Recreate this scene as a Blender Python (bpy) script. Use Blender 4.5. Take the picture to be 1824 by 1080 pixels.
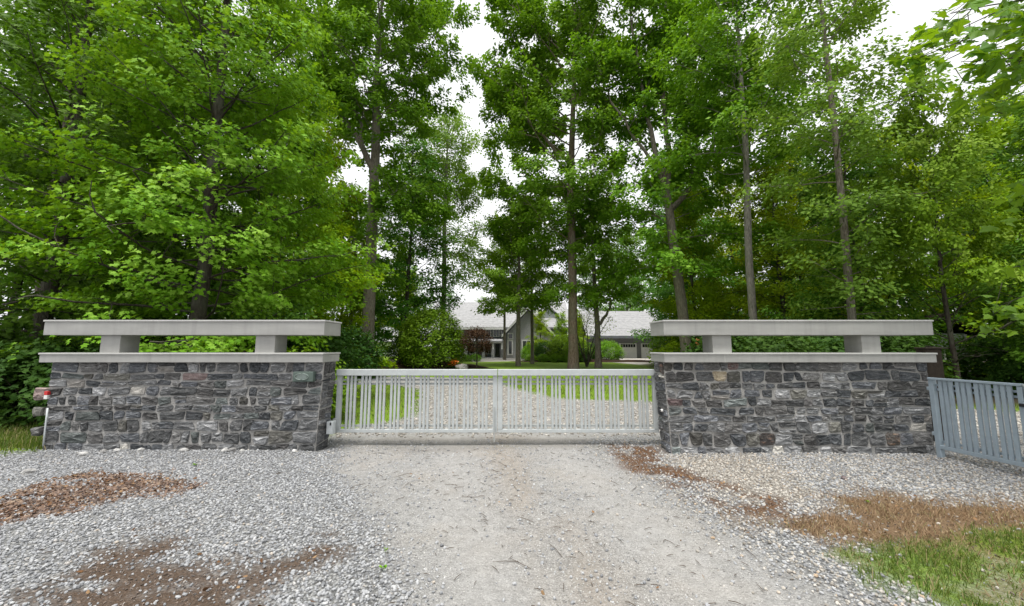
import bpy, bmesh, math, random
import numpy as np
from mathutils import Vector, Matrix

# ------------------------------------------------------------------ scene, camera, sky, sun, exposure
for o in list(bpy.data.objects):
    bpy.data.objects.remove(o)
scene = bpy.context.scene
C = scene.collection
R = math.radians
FPX, EYE, PITCH = 690.0, 1.6, math.atan(77.0 / 690.0)      # focal length in photo pixels, eye height, upward tilt

cam_d = bpy.data.cameras.new('camera')
cam_d.sensor_width = 36.0
cam_d.lens = FPX / 1824.0 * 36.0
cam_d.clip_start, cam_d.clip_end = 0.05, 3000.0
cam = bpy.data.objects.new('camera', cam_d)
C.objects.link(cam)
cam.location = (0, 0, EYE)
cam.rotation_euler = (math.pi / 2 + PITCH, 0, 0)
scene.camera = cam

SUN_EL, SUN_AZ = 76.0, 205.0        # azimuth clockwise from +Y: behind the camera, slightly to its left
world = bpy.data.worlds.new('World')
scene.world = world
world.use_nodes = True
wn, wl = world.node_tree.nodes, world.node_tree.links
wn.clear()
w_out = wn.new('ShaderNodeOutputWorld')
w_bg = wn.new('ShaderNodeBackground')
w_sky = wn.new('ShaderNodeTexSky')
w_sky.sky_type = 'NISHITA'
w_sky.sun_disc = False
w_sky.sun_elevation = R(SUN_EL)
w_sky.sun_rotation = R(SUN_AZ)
w_sky.air_density, w_sky.dust_density, w_sky.ozone_density = 1.0, 4.0, 1.0
w_hs = wn.new('ShaderNodeHueSaturation')
w_hs.inputs['Saturation'].default_value = 0.16
w_mix = wn.new('ShaderNodeMixRGB')                          # an even cloud layer over the clear sky
w_mix.inputs['Fac'].default_value = 0.6
w_mix.inputs['Color2'].default_value = (10.0, 10.05, 10.15, 1)
w_bg.inputs['Strength'].default_value = 0.060
wl.new(w_sky.outputs[0], w_hs.inputs['Color'])
wl.new(w_hs.outputs[0], w_mix.inputs['Color1'])
wl.new(w_mix.outputs[0], w_bg.inputs['Color'])
wl.new(w_bg.outputs[0], w_out.inputs['Surface'])

sun_d = bpy.data.lights.new('sun', 'SUN')
sun_d.energy = 1.5
sun_d.angle = R(16)
sun_d.color = (1.0, 0.965, 0.91)
sun = bpy.data.objects.new('sun', sun_d)
C.objects.link(sun)
sdir = Vector((math.sin(R(SUN_AZ)) * math.cos(R(SUN_EL)), math.cos(R(SUN_AZ)) * math.cos(R(SUN_EL)), math.sin(R(SUN_EL))))
sun.rotation_euler = sdir.to_track_quat('Z', 'Y').to_euler()
sun.location = sdir * 60

vs = scene.view_settings
vs.view_transform = 'Standard'
vs.look = 'None'
vs.gamma = 1.0
vs.use_curve_mapping = False
vs.exposure = 1.52
scene.render.engine = 'CYCLES'
cy = scene.cycles
cy.max_bounces, cy.diffuse_bounces, cy.glossy_bounces = 5, 3, 2
cy.transmission_bounces, cy.transparent_max_bounces = 5, 6
cy.use_denoising = True
cy.use_adaptive_sampling = True
cy.adaptive_threshold = 0.012
cy.caustics_reflective = cy.caustics_refractive = False
cy.sample_clamp_indirect = 8.0

# ------------------------------------------------------------------ helpers: placing
CP, SP = math.cos(PITCH), math.sin(PITCH)


def ray(u, v):
    a, b = (u - 912.0) / FPX, (540.0 - v) / FPX
    return a, CP - b * SP, SP + b * CP


def at(u, v, Y):
    """world point at distance Y ahead, in the direction surveyed on the photograph"""
    dx, dy, dz = ray(u, v)
    t = Y / dy
    return Vector((dx * t, Y, EYE + dz * t))


def G(u, v):
    """ground point"""
    dx, dy, dz = ray(u, v)
    t = -EYE / dz
    return (dx * t, dy * t)


def project(p):
    x, y, z = p[0], p[1], p[2] - EYE
    t = y * CP + z * SP
    return 912 + FPX * x / t, 540 - FPX * (z * CP - y * SP) / t


# ------------------------------------------------------------------ helpers: noise
def _h(ix, iy, seed):
    n = (ix.astype(np.int64) * 374761393 + iy.astype(np.int64) * 668265263 + seed * 69069) & 0x7fffffff
    n = ((n ^ (n >> 13)) * 1274126177) & 0x7fffffff
    return ((n ^ (n >> 16)) & 0xffff) / 65535.0


def vnoise(x, y, seed=0):
    ix, iy = np.floor(x), np.floor(y)
    fx, fy = x - ix, y - iy
    fx, fy = fx * fx * (3 - 2 * fx), fy * fy * (3 - 2 * fy)
    a, b = _h(ix, iy, seed), _h(ix + 1, iy, seed)
    c, d = _h(ix, iy + 1, seed), _h(ix + 1, iy + 1, seed)
    return (a + (b - a) * fx) * (1 - fy) + (c + (d - c) * fx) * fy


def fbm(x, y, seed=0, octv=4):
    s, amp, tot = 0, 1.0, 0
    for i in range(octv):
        s = s + amp * vnoise(x * 2 ** i, y * 2 ** i, seed + i)
        tot += amp
        amp *= 0.5
    return s / tot


def poly_sd(x, y, poly):
    """signed distance to a polygon, positive inside"""
    d = np.full(x.shape, 1e9)
    ins = np.zeros(x.shape, bool)
    n = len(poly)
    for i in range(n):
        ax, ay = poly[i]
        bx, by = poly[(i + 1) % n]
        ex, ey = bx - ax, by - ay
        t = np.clip(((x - ax) * ex + (y - ay) * ey) / (ex * ex + ey * ey + 1e-12), 0, 1)
        d = np.minimum(d, np.hypot(x - ax - t * ex, y - ay - t * ey))
        cond = ((ay > y) != (by > y)) & (x < (bx - ax) * (y - ay) / (by - ay + 1e-12) + ax)
        ins ^= cond
    return np.where(ins, d, -d)


def sstep(a, b, x):
    t = np.clip((x - a) / (b - a), 0, 1)
    return t * t * (3 - 2 * t)


# ------------------------------------------------------------------ helpers: meshes and objects
class Buf:
    def __init__(self):
        self.v, self.f, self.n = [], [], 0

    def add(self, verts, faces):
        verts = np.asarray(verts, float).reshape(-1, 3)
        self.v.append(verts)
        self.f.append(np.asarray(faces, np.int64) + self.n)
        self.n += len(verts)

    def mesh(self, name, mat, smooth=True, tint=None):
        return np_mesh(name, np.concatenate(self.v), self.f, mat, smooth, tint)


def np_mesh(name, verts, face_arrays, mat, smooth=True, tint=None):
    me = bpy.data.meshes.new(name)
    nv = len(verts)
    me.vertices.add(nv)
    me.vertices.foreach_set('co', np.asarray(verts, np.float32).ravel())
    loops = np.concatenate([f.ravel() for f in face_arrays]).astype(np.int32)
    starts, k = [], 0
    for f in face_arrays:
        m, s = f.shape
        starts.append(k + np.arange(m) * s)
        k += m * s
    starts = np.concatenate(starts).astype(np.int32)
    me.loops.add(len(loops))
    me.loops.foreach_set('vertex_index', loops)
    me.polygons.add(len(starts))
    me.polygons.foreach_set('loop_start', starts)
    me.update(calc_edges=True)
    me.polygons.foreach_set('use_smooth', np.full(len(starts), bool(smooth)))
    if tint is not None:
        a = me.attributes.new('tint', 'FLOAT', 'FACE')
        a.data.foreach_set('value', np.asarray(tint, np.float32))
    if mat is not None:
        me.materials.append(mat)
    return me


def link(name, me, parent=None, loc=None, rot=None):
    o = bpy.data.objects.new(name, me)
    C.objects.link(o)
    if parent is not None:
        o.parent = parent
    if loc is not None:
        o.location = loc
    if rot is not None:
        o.rotation_euler = rot
    return o


def tag(o, label=None, cat=None, group=None, kind=None):
    if label:
        o['label'] = label
    if cat:
        o['category'] = cat
    if group:
        o['group'] = group
    if kind:
        o['kind'] = kind
    return o


def empty(name, loc, label, cat, group=None, rz=0.0):
    o = link(name, None, None, loc, (0, 0, rz))
    o.empty_display_size = 0.1
    return tag(o, label, cat, group)


def box_mesh(name, sx, sy, sz, mat, bevel=0.0, seg=1, origin='c'):
    bm = bmesh.new()
    bmesh.ops.create_cube(bm, size=1.0)
    bmesh.ops.scale(bm, vec=(sx, sy, sz), verts=bm.verts)
    if origin == 'b':
        bmesh.ops.translate(bm, vec=(0, 0, sz / 2), verts=bm.verts)
    if bevel > 0:
        bmesh.ops.bevel(bm, geom=list(bm.edges), offset=bevel, segments=seg, affect='EDGES', profile=0.6)
    me = bpy.data.meshes.new(name)
    bm.to_mesh(me)
    bm.free()
    me.materials.append(mat)
    return me


def box(name, lo, hi, mat, parent=None, bevel=0.0, seg=1):
    lo, hi = Vector(lo), Vector(hi)
    s = hi - lo
    return link(name, box_mesh(name, s.x, s.y, s.z, mat, bevel, seg), parent, (lo + hi) / 2)


def prism(name, pts2, y0, y1, mat, parent=None, axis='y'):
    """extrude an outline in x,z along y"""
    n = len(pts2)
    v = [(p[0], y0, p[1]) for p in pts2] + [(p[0], y1, p[1]) for p in pts2]
    if axis == 'x':
        v = [(y0, p[0], p[1]) for p in pts2] + [(y1, p[0], p[1]) for p in pts2]
    f = [list(range(n)), list(range(2 * n - 1, n - 1, -1))] + [[i, i + n, (i + 1) % n + n, (i + 1) % n] for i in range(n)]
    me = bpy.data.meshes.new(name)
    me.from_pydata(v, [], f)
    bm = bmesh.new()
    bm.from_mesh(me)
    bmesh.ops.recalc_face_normals(bm, faces=bm.faces)
    bm.to_mesh(me)
    bm.free()
    me.materials.append(mat)
    return link(name, me, parent)


def tube(buf, pts, rad, sides=6, cap=False, rough=0.0, rng=None):
    pts = np.asarray(pts, float)
    rad = np.asarray(rad, float)
    m = len(pts)
    tan = np.gradient(pts, axis=0)
    tan /= np.linalg.norm(tan, axis=1, keepdims=True) + 1e-9
    ref = np.array([1.0, 0, 0]) if abs(tan[0][0]) < 0.8 else np.array([0, 1.0, 0])
    a = np.cross(tan, ref)
    a /= np.linalg.norm(a, axis=1, keepdims=True) + 1e-9
    b = np.cross(tan, a)
    ang = np.arange(sides) * 2 * np.pi / sides
    r = rad[:, None] * np.ones(sides)[None]
    if rough and rng is not None:
        r = r * (1 + rough * (rng.random((m, sides)) - 0.5))
    v = pts[:, None] + r[..., None] * (a[:, None] * np.cos(ang)[None, :, None] + b[:, None] * np.sin(ang)[None, :, None])
    i = np.arange(m - 1)[:, None] * sides
    j = np.arange(sides)[None]
    q = np.stack([i + j, i + (j + 1) % sides, i + sides + (j + 1) % sides, i + sides + j], -1).reshape(-1, 4)
    buf.add(v.reshape(-1, 3), q)
    if cap:
        base = buf.n - sides
        buf.f.append(np.array([[base + k for k in range(sides)]], np.int64))
        buf.f.append(np.array([[base - (m - 1) * sides + sides - 1 - k for k in range(sides)]], np.int64))


# ------------------------------------------------------------------ helpers: materials
class M:
    def __init__(self, name):
        self.m = bpy.data.materials.new(name)
        self.m.use_nodes = True
        self.t = self.m.node_tree
        self.t.nodes.clear()
        self.out = self.new('ShaderNodeOutputMaterial')

    def new(self, typ, **kw):
        n = self.t.nodes.new(typ)
        for k, v in kw.items():
            setattr(n, k, v)
        return n

    def set(self, sock, v):
        if isinstance(v, bpy.types.NodeSocket):
            self.t.links.new(v, sock)
        else:
            sock.default_value = v if not (isinstance(v, tuple) and len(v) == 3 and sock.type == 'RGBA') else (*v, 1)

    def coord(self, kind='Object', scale=(1, 1, 1), rot=(0, 0, 0)):
        tc = self.new('ShaderNodeTexCoord')
        src = tc.outputs[kind]
        if kind == 'World':
            pass
        mp = self.new('ShaderNodeMapping')
        mp.inputs['Scale'].default_value = scale
        mp.inputs['Rotation'].default_value = rot
        self.t.links.new(src, mp.inputs[0])
        return mp.outputs[0]

    def wpos(self, scale=(1, 1, 1)):
        g = self.new('ShaderNodeNewGeometry')
        mp = self.new('ShaderNodeMapping')
        mp.inputs['Scale'].default_value = scale
        self.t.links.new(g.outputs['Position'], mp.inputs[0])
        return mp.outputs[0]

    def noise(self, vec, scale, detail=4, rough=0.55, dist=0.0):
        n = self.new('ShaderNodeTexNoise')
        self.set(n.inputs['Vector'], vec)
        n.inputs['Scale'].default_value = scale
        n.inputs['Detail'].default_value = detail
        n.inputs['Roughness'].default_value = rough
        n.inputs['Distortion'].default_value = dist
        return n.outputs[0]

    def voro(self, vec, scale, out='Color', feature='F1', rnd=1.0):
        n = self.new('ShaderNodeTexVoronoi', feature=feature)
        self.set(n.inputs['Vector'], vec)
        n.inputs['Scale'].default_value = scale
        n.inputs['Randomness'].default_value = rnd
        return n.outputs[out]

    def ramp(self, fac, stops, interp='LINEAR'):
        n = self.new('ShaderNodeValToRGB')
        cr = n.color_ramp
        cr.interpolation = interp
        while len(cr.elements) < len(stops):
            cr.elements.new(0.5)
        for e, (p, c) in zip(cr.elements, stops):
            e.position = p
            e.color = (c, c, c, 1) if isinstance(c, (int, float)) else (*c, 1)
        self.set(n.inputs[0], fac)
        return n.outputs[0]

    def mix(self, fac, a, b, mode='MIX'):
        n = self.new('ShaderNodeMixRGB', blend_type=mode)
        self.set(n.inputs[0], fac)
        self.set(n.inputs[1], a)
        self.set(n.inputs[2], b)
        return n.outputs[0]

    def math(self, op, a, b=0.0, clamp=False):
        n = self.new('ShaderNodeMath', operation=op, use_clamp=clamp)
        self.set(n.inputs[0], a)
        self.set(n.inputs[1], b)
        return n.outputs[0]

    def attr(self, name, typ='GEOMETRY', out='Fac'):
        n = self.new('ShaderNodeAttribute', attribute_type=typ, attribute_name=name)
        return n.outputs[out]

    def rnd(self):
        return self.new('ShaderNodeObjectInfo').outputs['Random']

    def bump(self, height, strength=0.5, dist=0.02):
        n = self.new('ShaderNodeBump')
        n.inputs['Strength'].default_value = strength
        n.inputs['Distance'].default_value = dist
        self.set(n.inputs['Height'], height)
        return n.outputs[0]

    def principled(self, col, rough=0.7, spec=0.3, metal=0.0, normal=None):
        n = self.new('ShaderNodeBsdfPrincipled')
        self.set(n.inputs['Base Color'], col)
        self.set(n.inputs['Roughness'], rough)
        n.inputs['Specular IOR Level'].default_value = spec
        n.inputs['Metallic'].default_value = metal
        if normal is not None:
            self.set(n.inputs['Normal'], normal)
        return n.outputs[0]

    def done(self, sh):
        self.t.links.new(sh, self.out.inputs['Surface'])
        return self.m


def mat_leaf(name, dark, mid, light, trans, tfac=0.42, rough=0.62, spec=0.12):
    m = M(name)
    t = m.attr('tint')
    col = m.ramp(t, [(0.0, dark), (0.5, mid), (1.0, light)])
    hs = m.new('ShaderNodeHueSaturation')
    r = m.rnd()
    m.set(hs.inputs['Hue'], m.math('ADD', m.math('MULTIPLY', r, 0.03), 0.485))
    m.set(hs.inputs['Value'], m.math('ADD', m.math('MULTIPLY', r, 0.35), 0.82))
    m.set(hs.inputs['Color'], col)
    col = hs.outputs[0]
    p = m.principled(col, rough, spec)
    tr = m.new('ShaderNodeBsdfTranslucent')
    m.set(tr.inputs['Color'], m.mix(0.75, col, trans))
    mx = m.new('ShaderNodeMixShader')
    mx.inputs[0].default_value = tfac
    m.t.links.new(p, mx.inputs[1])
    m.t.links.new(tr.outputs[0], mx.inputs[2])
    return m.done(mx.outputs[0])


LEAF_MAPLE = mat_leaf('maple_leaf', (0.052, 0.130, 0.006), (0.140, 0.285, 0.012), (0.31, 0.47, 0.070), (0.33, 0.53, 0.008), 0.28)
LEAF_BRIGHT = mat_leaf('bright_leaf', (0.105, 0.20, 0.005), (0.21, 0.34, 0.008), (0.33, 0.46, 0.018), (0.48, 0.60, 0.006), 0.37)
LEAF_OAK = mat_leaf('oak_leaf', (0.045, 0.125, 0.007), (0.115, 0.255, 0.013), (0.25, 0.42, 0.045), (0.27, 0.50, 0.01), 0.29)
LEAF_DARK = mat_leaf('evergreen_and_shaded_leaf', (0.016, 0.048, 0.008), (0.036, 0.09, 0.012), (0.075, 0.155, 0.022), (0.08, 0.17, 0.012), 0.22)
LEAF_SHADED = mat_leaf('shaded_green_leaf', (0.028, 0.085, 0.008), (0.072, 0.175, 0.013), (0.17, 0.32, 0.04), (0.17, 0.36, 0.01), 0.25)  # shade of the far-left maple and the woods put into a deeper green
LEAF_GREY = mat_leaf('greyish_leaf', (0.070, 0.14, 0.016), (0.135, 0.245, 0.030), (0.22, 0.35, 0.06), (0.28, 0.44, 0.025), 0.40)
LEAF_PURPLE = mat_leaf('purple_leaf', (0.034, 0.018, 0.012), (0.080, 0.045, 0.026), (0.145, 0.09, 0.05), (0.16, 0.06, 0.03), 0.3)
LEAF_NEAR = mat_leaf('near_maple_leaf', (0.055, 0.13, 0.008), (0.105, 0.225, 0.012), (0.17, 0.31, 0.03), (0.30, 0.48, 0.008), 0.42, 0.5, 0.22)


def mat_bark(name, c1, c2, c3, scale=1.0):
    m = M(name)
    v = m.coord('Object', (1, 1, 0.16))
    n1 = m.noise(v, 22 * scale, 5, 0.65, 0.6)
    n2 = m.noise(m.coord('Object'), 1.3, 3)
    col = m.ramp(n1, [(0.32, c1), (0.52, c2), (0.72, c3)])
    col = m.mix(m.ramp(n2, [(0.45, 0.0), (0.7, 0.55)]), col, (0.17, 0.18, 0.135))
    return m.done(m.principled(col, 0.9, 0.1, 0, m.bump(n1, 0.9, 0.04)))


BARK = mat_bark('bark_grey_brown', (0.08, 0.064, 0.052), (0.21, 0.178, 0.148), (0.36, 0.315, 0.27))
BARK_RED = mat_bark('bark_reddish_brown', (0.085, 0.06, 0.047), (0.24, 0.178, 0.142), (0.38, 0.30, 0.25))
BARK_DARK = mat_bark('bark_dark', (0.026, 0.021, 0.017), (0.06, 0.05, 0.04), (0.12, 0.10, 0.085))
BARK_PALE = mat_bark('bark_pale_grey', (0.12, 0.108, 0.094), (0.27, 0.245, 0.215), (0.42, 0.39, 0.35))


def mat_stone(name, c1, c2, c3, streak=0.5, sc=(0.55, 0.55, 1.9)):
    m = M(name)
    g = m.new('ShaderNodeNewGeometry')
    r = m.rnd()
    off = m.new('ShaderNodeVectorMath', operation='ADD')
    m.set(off.inputs[0], g.outputs['Position'])
    cmb = m.new('ShaderNodeCombineXYZ')
    for i in range(3):
        m.set(cmb.inputs[i], m.math('MULTIPLY', r, 17.0 + 9 * i))
    m.set(off.inputs[1], cmb.outputs[0])
    mp = m.new('ShaderNodeMapping')
    mp.inputs['Scale'].default_value = sc
    m.set(mp.inputs[0], off.outputs[0])
    rot = m.new('ShaderNodeVectorRotate', rotation_type='Y_AXIS')
    m.set(rot.inputs['Vector'], mp.outputs[0])
    m.set(rot.inputs['Angle'], m.math('MULTIPLY', m.math('SUBTRACT', r, 0.5), 0.5))
    lay = m.noise(rot.outputs[0], 19, 6, 0.68, 0.5)
    speck = m.noise(off.outputs[0], 75, 3, 0.6)
    big = m.noise(off.outputs[0], 5.5, 3, 0.6)
    col = m.ramp(lay, [(0.30, c1), (0.52, c2), (0.72, c3)])
    col = m.mix(m.ramp(lay, [(0.60, 0.0), (0.68, streak)]), col, (0.52, 0.53, 0.54))
    col = m.mix(m.math('MULTIPLY', m.ramp(speck, [(0.55, 0.0), (0.75, 1.0)]), 0.28), col, (0.46, 0.46, 0.46))
    col = m.mix(m.ramp(big, [(0.56, 0.0), (0.72, 0.35)]), col, (0.20, 0.19, 0.19))
    hs = m.new('ShaderNodeHueSaturation')
    m.set(hs.inputs['Value'], m.math('ADD', m.math('MULTIPLY', m.math('POWER', r, 1.6), 1.15), 0.62))
    m.set(hs.inputs['Saturation'], 0.8)
    m.set(hs.inputs['Hue'], m.math('ADD', m.math('MULTIPLY', r, 0.03), 0.475))
    m.set(hs.inputs['Color'], col)
    h = m.math('ADD', m.math('MULTIPLY', lay, 1.2), m.math('MULTIPLY', speck, 0.35))
    return m.done(m.principled(hs.outputs[0], 0.72, 0.35, 0, m.bump(h, 0.95, 0.03)))


STONE = [mat_stone('slate_blue_grey', (0.031, 0.035, 0.042), (0.086, 0.094, 0.108), (0.204, 0.214, 0.228), 0.55),
         mat_stone('slate_grey', (0.046, 0.048, 0.050), (0.120, 0.124, 0.128), (0.270, 0.274, 0.278), 0.65),
         mat_stone('slate_warm', (0.041, 0.040, 0.040), (0.108, 0.106, 0.103), (0.234, 0.230, 0.226), 0.5),
         mat_stone('slate_banded', (0.072, 0.076, 0.082), (0.198, 0.202, 0.208), (0.396, 0.398, 0.402), 0.95)]
STONE_GREEN = mat_stone('stone_green', (0.055, 0.068, 0.066), (0.125, 0.148, 0.145), (0.24, 0.265, 0.26), 0.5)
STONE_PALE = mat_stone('stone_pale', (0.24, 0.23, 0.20), (0.40, 0.38, 0.34), (0.55, 0.53, 0.48), 0.2)
STONE_RED = mat_stone('stone_red', (0.10, 0.066, 0.06), (0.19, 0.13, 0.12), (0.30, 0.235, 0.22), 0.4)
STONE_TAN = mat_stone('stone_tan', (0.15, 0.115, 0.065), (0.27, 0.215, 0.135), (0.38, 0.32, 0.22), 0.25)
STONE_RUST = mat_stone('stone_rusty', (0.04, 0.036, 0.035), (0.10, 0.085, 0.072), (0.34, 0.17, 0.055), 0.0)
STONE_OLIVE = mat_stone('stone_olive', (0.05, 0.049, 0.042), (0.115, 0.112, 0.095), (0.23, 0.225, 0.195), 0.4)


def mat_mortar():
    m = M('mortar')
    v = m.wpos()
    n = m.noise(v, 45, 4, 0.7)
    b = m.noise(v, 3.0, 3)
    sep = m.new('ShaderNodeSeparateXYZ')
    m.set(sep.inputs[0], v)
    col = m.ramp(n, [(0.3, (0.30, 0.292, 0.28)), (0.7, (0.46, 0.45, 0.435))])
    col = m.mix(m.ramp(b, [(0.45, 0.0), (0.7, 0.6)]), col, (0.13, 0.126, 0.12))
    return m.done(m.principled(col, 0.95, 0.1, 0, m.bump(n, 0.8, 0.015)))


MORTAR = mat_mortar()


def mat_metal_clad(name, c, var=0.08, rough=0.42, seam=0.0):
    m = M(name)
    v = m.wpos((0.6, 1, 3))
    n = m.noise(v, 2.2, 4, 0.6)
    st = m.noise(m.wpos((14, 14, 0.8)), 1.0, 3, 0.6)
    k = m.math('ADD', m.math('MULTIPLY', n, 0.7), m.math('MULTIPLY', st, 0.3))
    lo = tuple(x * (1 - var) for x in c)
    hi = tuple(min(1, x * (1 + var)) for x in c)
    col = m.ramp(k, [(0.35, lo), (0.65, hi)])
    sx = m.noise(m.wpos((9, 9, 0.5)), 1.0, 4, 0.65)
    col = m.mix(m.ramp(sx, [(0.55, 0.0), (0.72, 0.3)]), col, tuple(x * 0.55 for x in c))
    return m.done(m.principled(col, m.math('ADD', m.math('MULTIPLY', n, 0.25), rough), 0.4, 0, m.bump(n, 0.05, 0.02)))


CLAD = mat_metal_clad('clad_warm_grey', (0.326, 0.324, 0.309), 0.13)
CLAD_EDGE = mat_metal_clad('flashing_pale', (0.456, 0.456, 0.436))


def mat_gate(name, c):
    m = M(name)
    v = m.wpos()
    n = m.noise(v, 9, 5, 0.7)
    st = m.noise(m.wpos((45, 45, 3.0)), 1.0, 4, 0.7)
    col = m.ramp(n, [(0.3, tuple(x * 0.86 for x in c)), (0.65, c)])
    col = m.mix(m.ramp(st, [(0.56, 0.0), (0.75, 0.35)]), col, (0.36, 0.36, 0.33))
    sp = m.noise(v, 60, 3, 0.7)
    col = m.mix(m.ramp(sp, [(0.68, 0.0), (0.76, 0.5)]), col, (0.25, 0.235, 0.21))
    return m.done(m.principled(col, 0.5, 0.4, 0.0, m.bump(sp, 0.15, 0.004)))


GATE = mat_gate('gate_paint_pale', (0.469, 0.499, 0.503))
GATE_BLUE = mat_gate('gate_paint_blue_grey', (0.299, 0.364, 0.414))
GATE_IN = mat_gate('gate_rail_paint', (0.399, 0.419, 0.414))


def mat_plain(name, c, rough=0.6, spec=0.3, scale=8.0, var=0.15, bump=0.1, metal=0.0):
    m = M(name)
    n = m.noise(m.coord('Object'), scale, 4, 0.6)
    col = m.ramp(n, [(0.3, tuple(x * (1 - var) for x in c)), (0.7, tuple(min(1, x * (1 + var)) for x in c))])
    return m.done(m.principled(col, rough, spec, metal, m.bump(n, bump, 0.01)))


# ------------------------------------------------------------------ ground zones
def gp(*px):
    return [G(u, v) for u, v in px]


Z_DRIVE = gp((598, 790), (585, 830), (640, 890), (690, 960), (720, 1080)) + [(-0.75, 0.5), (-0.75, -8), (3.0, -8), (2.2, 0.6)] + gp((1500, 1080), (1345, 970), (1200, 875), (1100, 810), (1065, 785), (1100, 760), (590, 760))
Z_CHIPS = gp((-60, 905), (60, 868), (140, 850), (225, 846), (330, 858), (342, 868), (250, 884), (190, 898), (110, 915), (0, 930), (-60, 940))
Z_DIRT1 = gp((70, 1060), (150, 1005), (230, 968), (320, 962), (335, 978), (270, 1000), (330, 1002), (430, 990), (470, 1010), (440, 1040), (430, 1100), (150, 1130))
Z_DIRT2 = gp((430, 1010), (520, 985), (590, 968), (605, 980), (560, 1010), (490, 1045), (420, 1085), (380, 1085))
Z_DIRT3 = gp((240, 950), (300, 932), (330, 935), (290, 950))
Z_RUST = gp((1075, 790), (1165, 795), (1190, 830), (1290, 860), (1400, 890), (1430, 930), (1340, 925), (1250, 893), (1160, 850), (1100, 815))
Z_DRY = gp((1290, 912), (1380, 915), (1470, 905), (1560, 887), (1700, 885), (1900, 892), (1900, 1000), (1640, 985), (1500, 975), (1400, 955))
Z_GRASS = gp((1460, 985), (1530, 968), (1640, 965), (1760, 950), (1900, 950)) + [(7.5, 2.6), (7.5, 0.5), (3.0, 1.0)] + gp((1640, 1075), (1570, 1040))
Z_TAN = gp((1185, 812), (1330, 812), (1420, 850), (1440, 895), (1330, 900), (1230, 850))
Z_GATE_BAND = gp((640, 795), (690, 778), (890, 780), (1160, 783), (1120, 800), (960, 800), (800, 806), (720, 805))  # darker brown-grey band across the drive below the gate
Z_LGRASS = [(-7.1, 6.2), (-7.1, 5.95), (-8.2, 5.75), (-9.8, 5.7), (-16, 5.4), (-60, 4), (-60, 60), (-7.1, 60)]
Z_REAR_GRAVEL = [(-3.3, 6.2)] + gp((560, 790), (590, 768), (690, 752), (742, 740), (752, 712), (748, 695), (700, 686), (620, 684), (560, 683), (560, 671), (700, 671), (880, 674), (905, 690), (990, 711), (1100, 714), (1200, 716), (1300, 722), (1500, 724), (1660, 728)) + [(14, 9.5), (16, 5), (6.4, 5.6), (6.4, 6.2)]
Z_CONC = gp((845, 645), (830, 641), (880, 638), (1200, 639), (1330, 641), (1330, 644), (1180, 646), (1140, 650), (1095, 646), (950, 642), (900, 644))


def zones(x, y):
    n1 = (fbm(x * 1.7, y * 1.7, 3) - 0.5)
    n2 = (fbm(x * 5.0, y * 5.0, 9) - 0.5)
    w = {}
    nn = n1 * 0.5 + n2 * 0.25
    w['drive'] = sstep(-0.22, 0.28, poly_sd(x, y, Z_DRIVE) + nn * 0.9)
    w['chips'] = sstep(-0.2, 0.2, poly_sd(x, y, Z_CHIPS) + nn * 1.1) * sstep(0.28, 0.5, fbm(x * 2.2 + y, y * 5.5, 73) + 0.06)
    d = np.maximum(np.maximum(poly_sd(x, y, Z_DIRT1), poly_sd(x, y, Z_DIRT2)), poly_sd(x, y, Z_DIRT3))
    w['dirt'] = sstep(-0.16, 0.16, d + 0.06 + nn * 0.8) * sstep(0.34, 0.54, fbm(x * 2.4 + y, y * 5.0, 71) + 0.05)
    w['rust'] = sstep(-0.2, 0.12, poly_sd(x, y, Z_RUST) + nn * 0.9) * sstep(0.26, 0.5, fbm(x * 4, y * 4, 77))
    w['dry'] = sstep(-0.3, 0.25, poly_sd(x, y, Z_DRY) + nn * 1.4)
    g = sstep(-0.12, 0.2, poly_sd(x, y, Z_GRASS) + nn * 0.9)
    lg = sstep(-0.3, 0.3, poly_sd(x, y, Z_LGRASS) + nn * 1.0)
    rear = sstep(6.35, 6.6, y)
    rg = sstep(-0.25, 0.25, poly_sd(x, y, Z_REAR_GRAVEL) + nn * 0.8)
    cx_ = np.interp(y, [0.0, 2.3, 6.5, 8.0], [1.1, 0.62, -0.2, -0.4]) + 0.10 * n1
    lat = x - cx_
    w['track'] = np.maximum(np.exp(-((lat - 0.86) / 0.30) ** 2), np.exp(-((lat + 0.72) / 0.34) ** 2)) * w['drive'] * (0.55 + 0.9 * np.clip(n1 + 0.5, 0, 1))
    w['mid'] = np.exp(-(lat / 0.30) ** 2) * w['drive'] * sstep(0.35, 0.6, fbm(x * 1.4, y * 0.6, 88))
    w['tan'] = sstep(-0.3, 0.3, poly_sd(x, y, Z_TAN) + nn * 0.7)
    w['gate_band'] = sstep(-0.1, 0.12, poly_sd(x, y, Z_GATE_BAND) + nn * 0.5)
    conc = sstep(-0.3, 0.3, poly_sd(x, y, Z_CONC))
    w['conc'] = conc
    lawn = rear * (1 - rg) * (1 - conc)
    w['grass'] = np.clip(np.maximum(np.maximum(g, lg), lawn), 0, 1)
    g_tuft = sstep(0.24, 0.5, fbm(x * 2.6, y * 2.6, 91))
    w['grass'] = np.clip(np.maximum(np.maximum(g * (0.25 + 0.6 * g_tuft), lg), lawn), 0, 1)
    w['dry'] = np.clip(np.maximum(w['dry'], g * 0.55 * (1 - g_tuft)), 0, 1)
    w['grass_front'] = g
    w['grass_left'] = lg
    w['rear'] = rear
    w['rear_gravel'] = rg * sstep(6.9, 7.5, y)
    wood = np.maximum(sstep(-6.2, -8.5, x + nn) * sstep(7.2, 8.6, y) * (1 - sstep(22, 26, y)),
                      sstep(9.5, 12.0, x + nn * 2) * sstep(9.5, 11.5, y))
    wood = np.maximum(wood, sstep(60, 66, y))
    w['litter'] = wood * (1 - conc)
    return w


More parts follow.
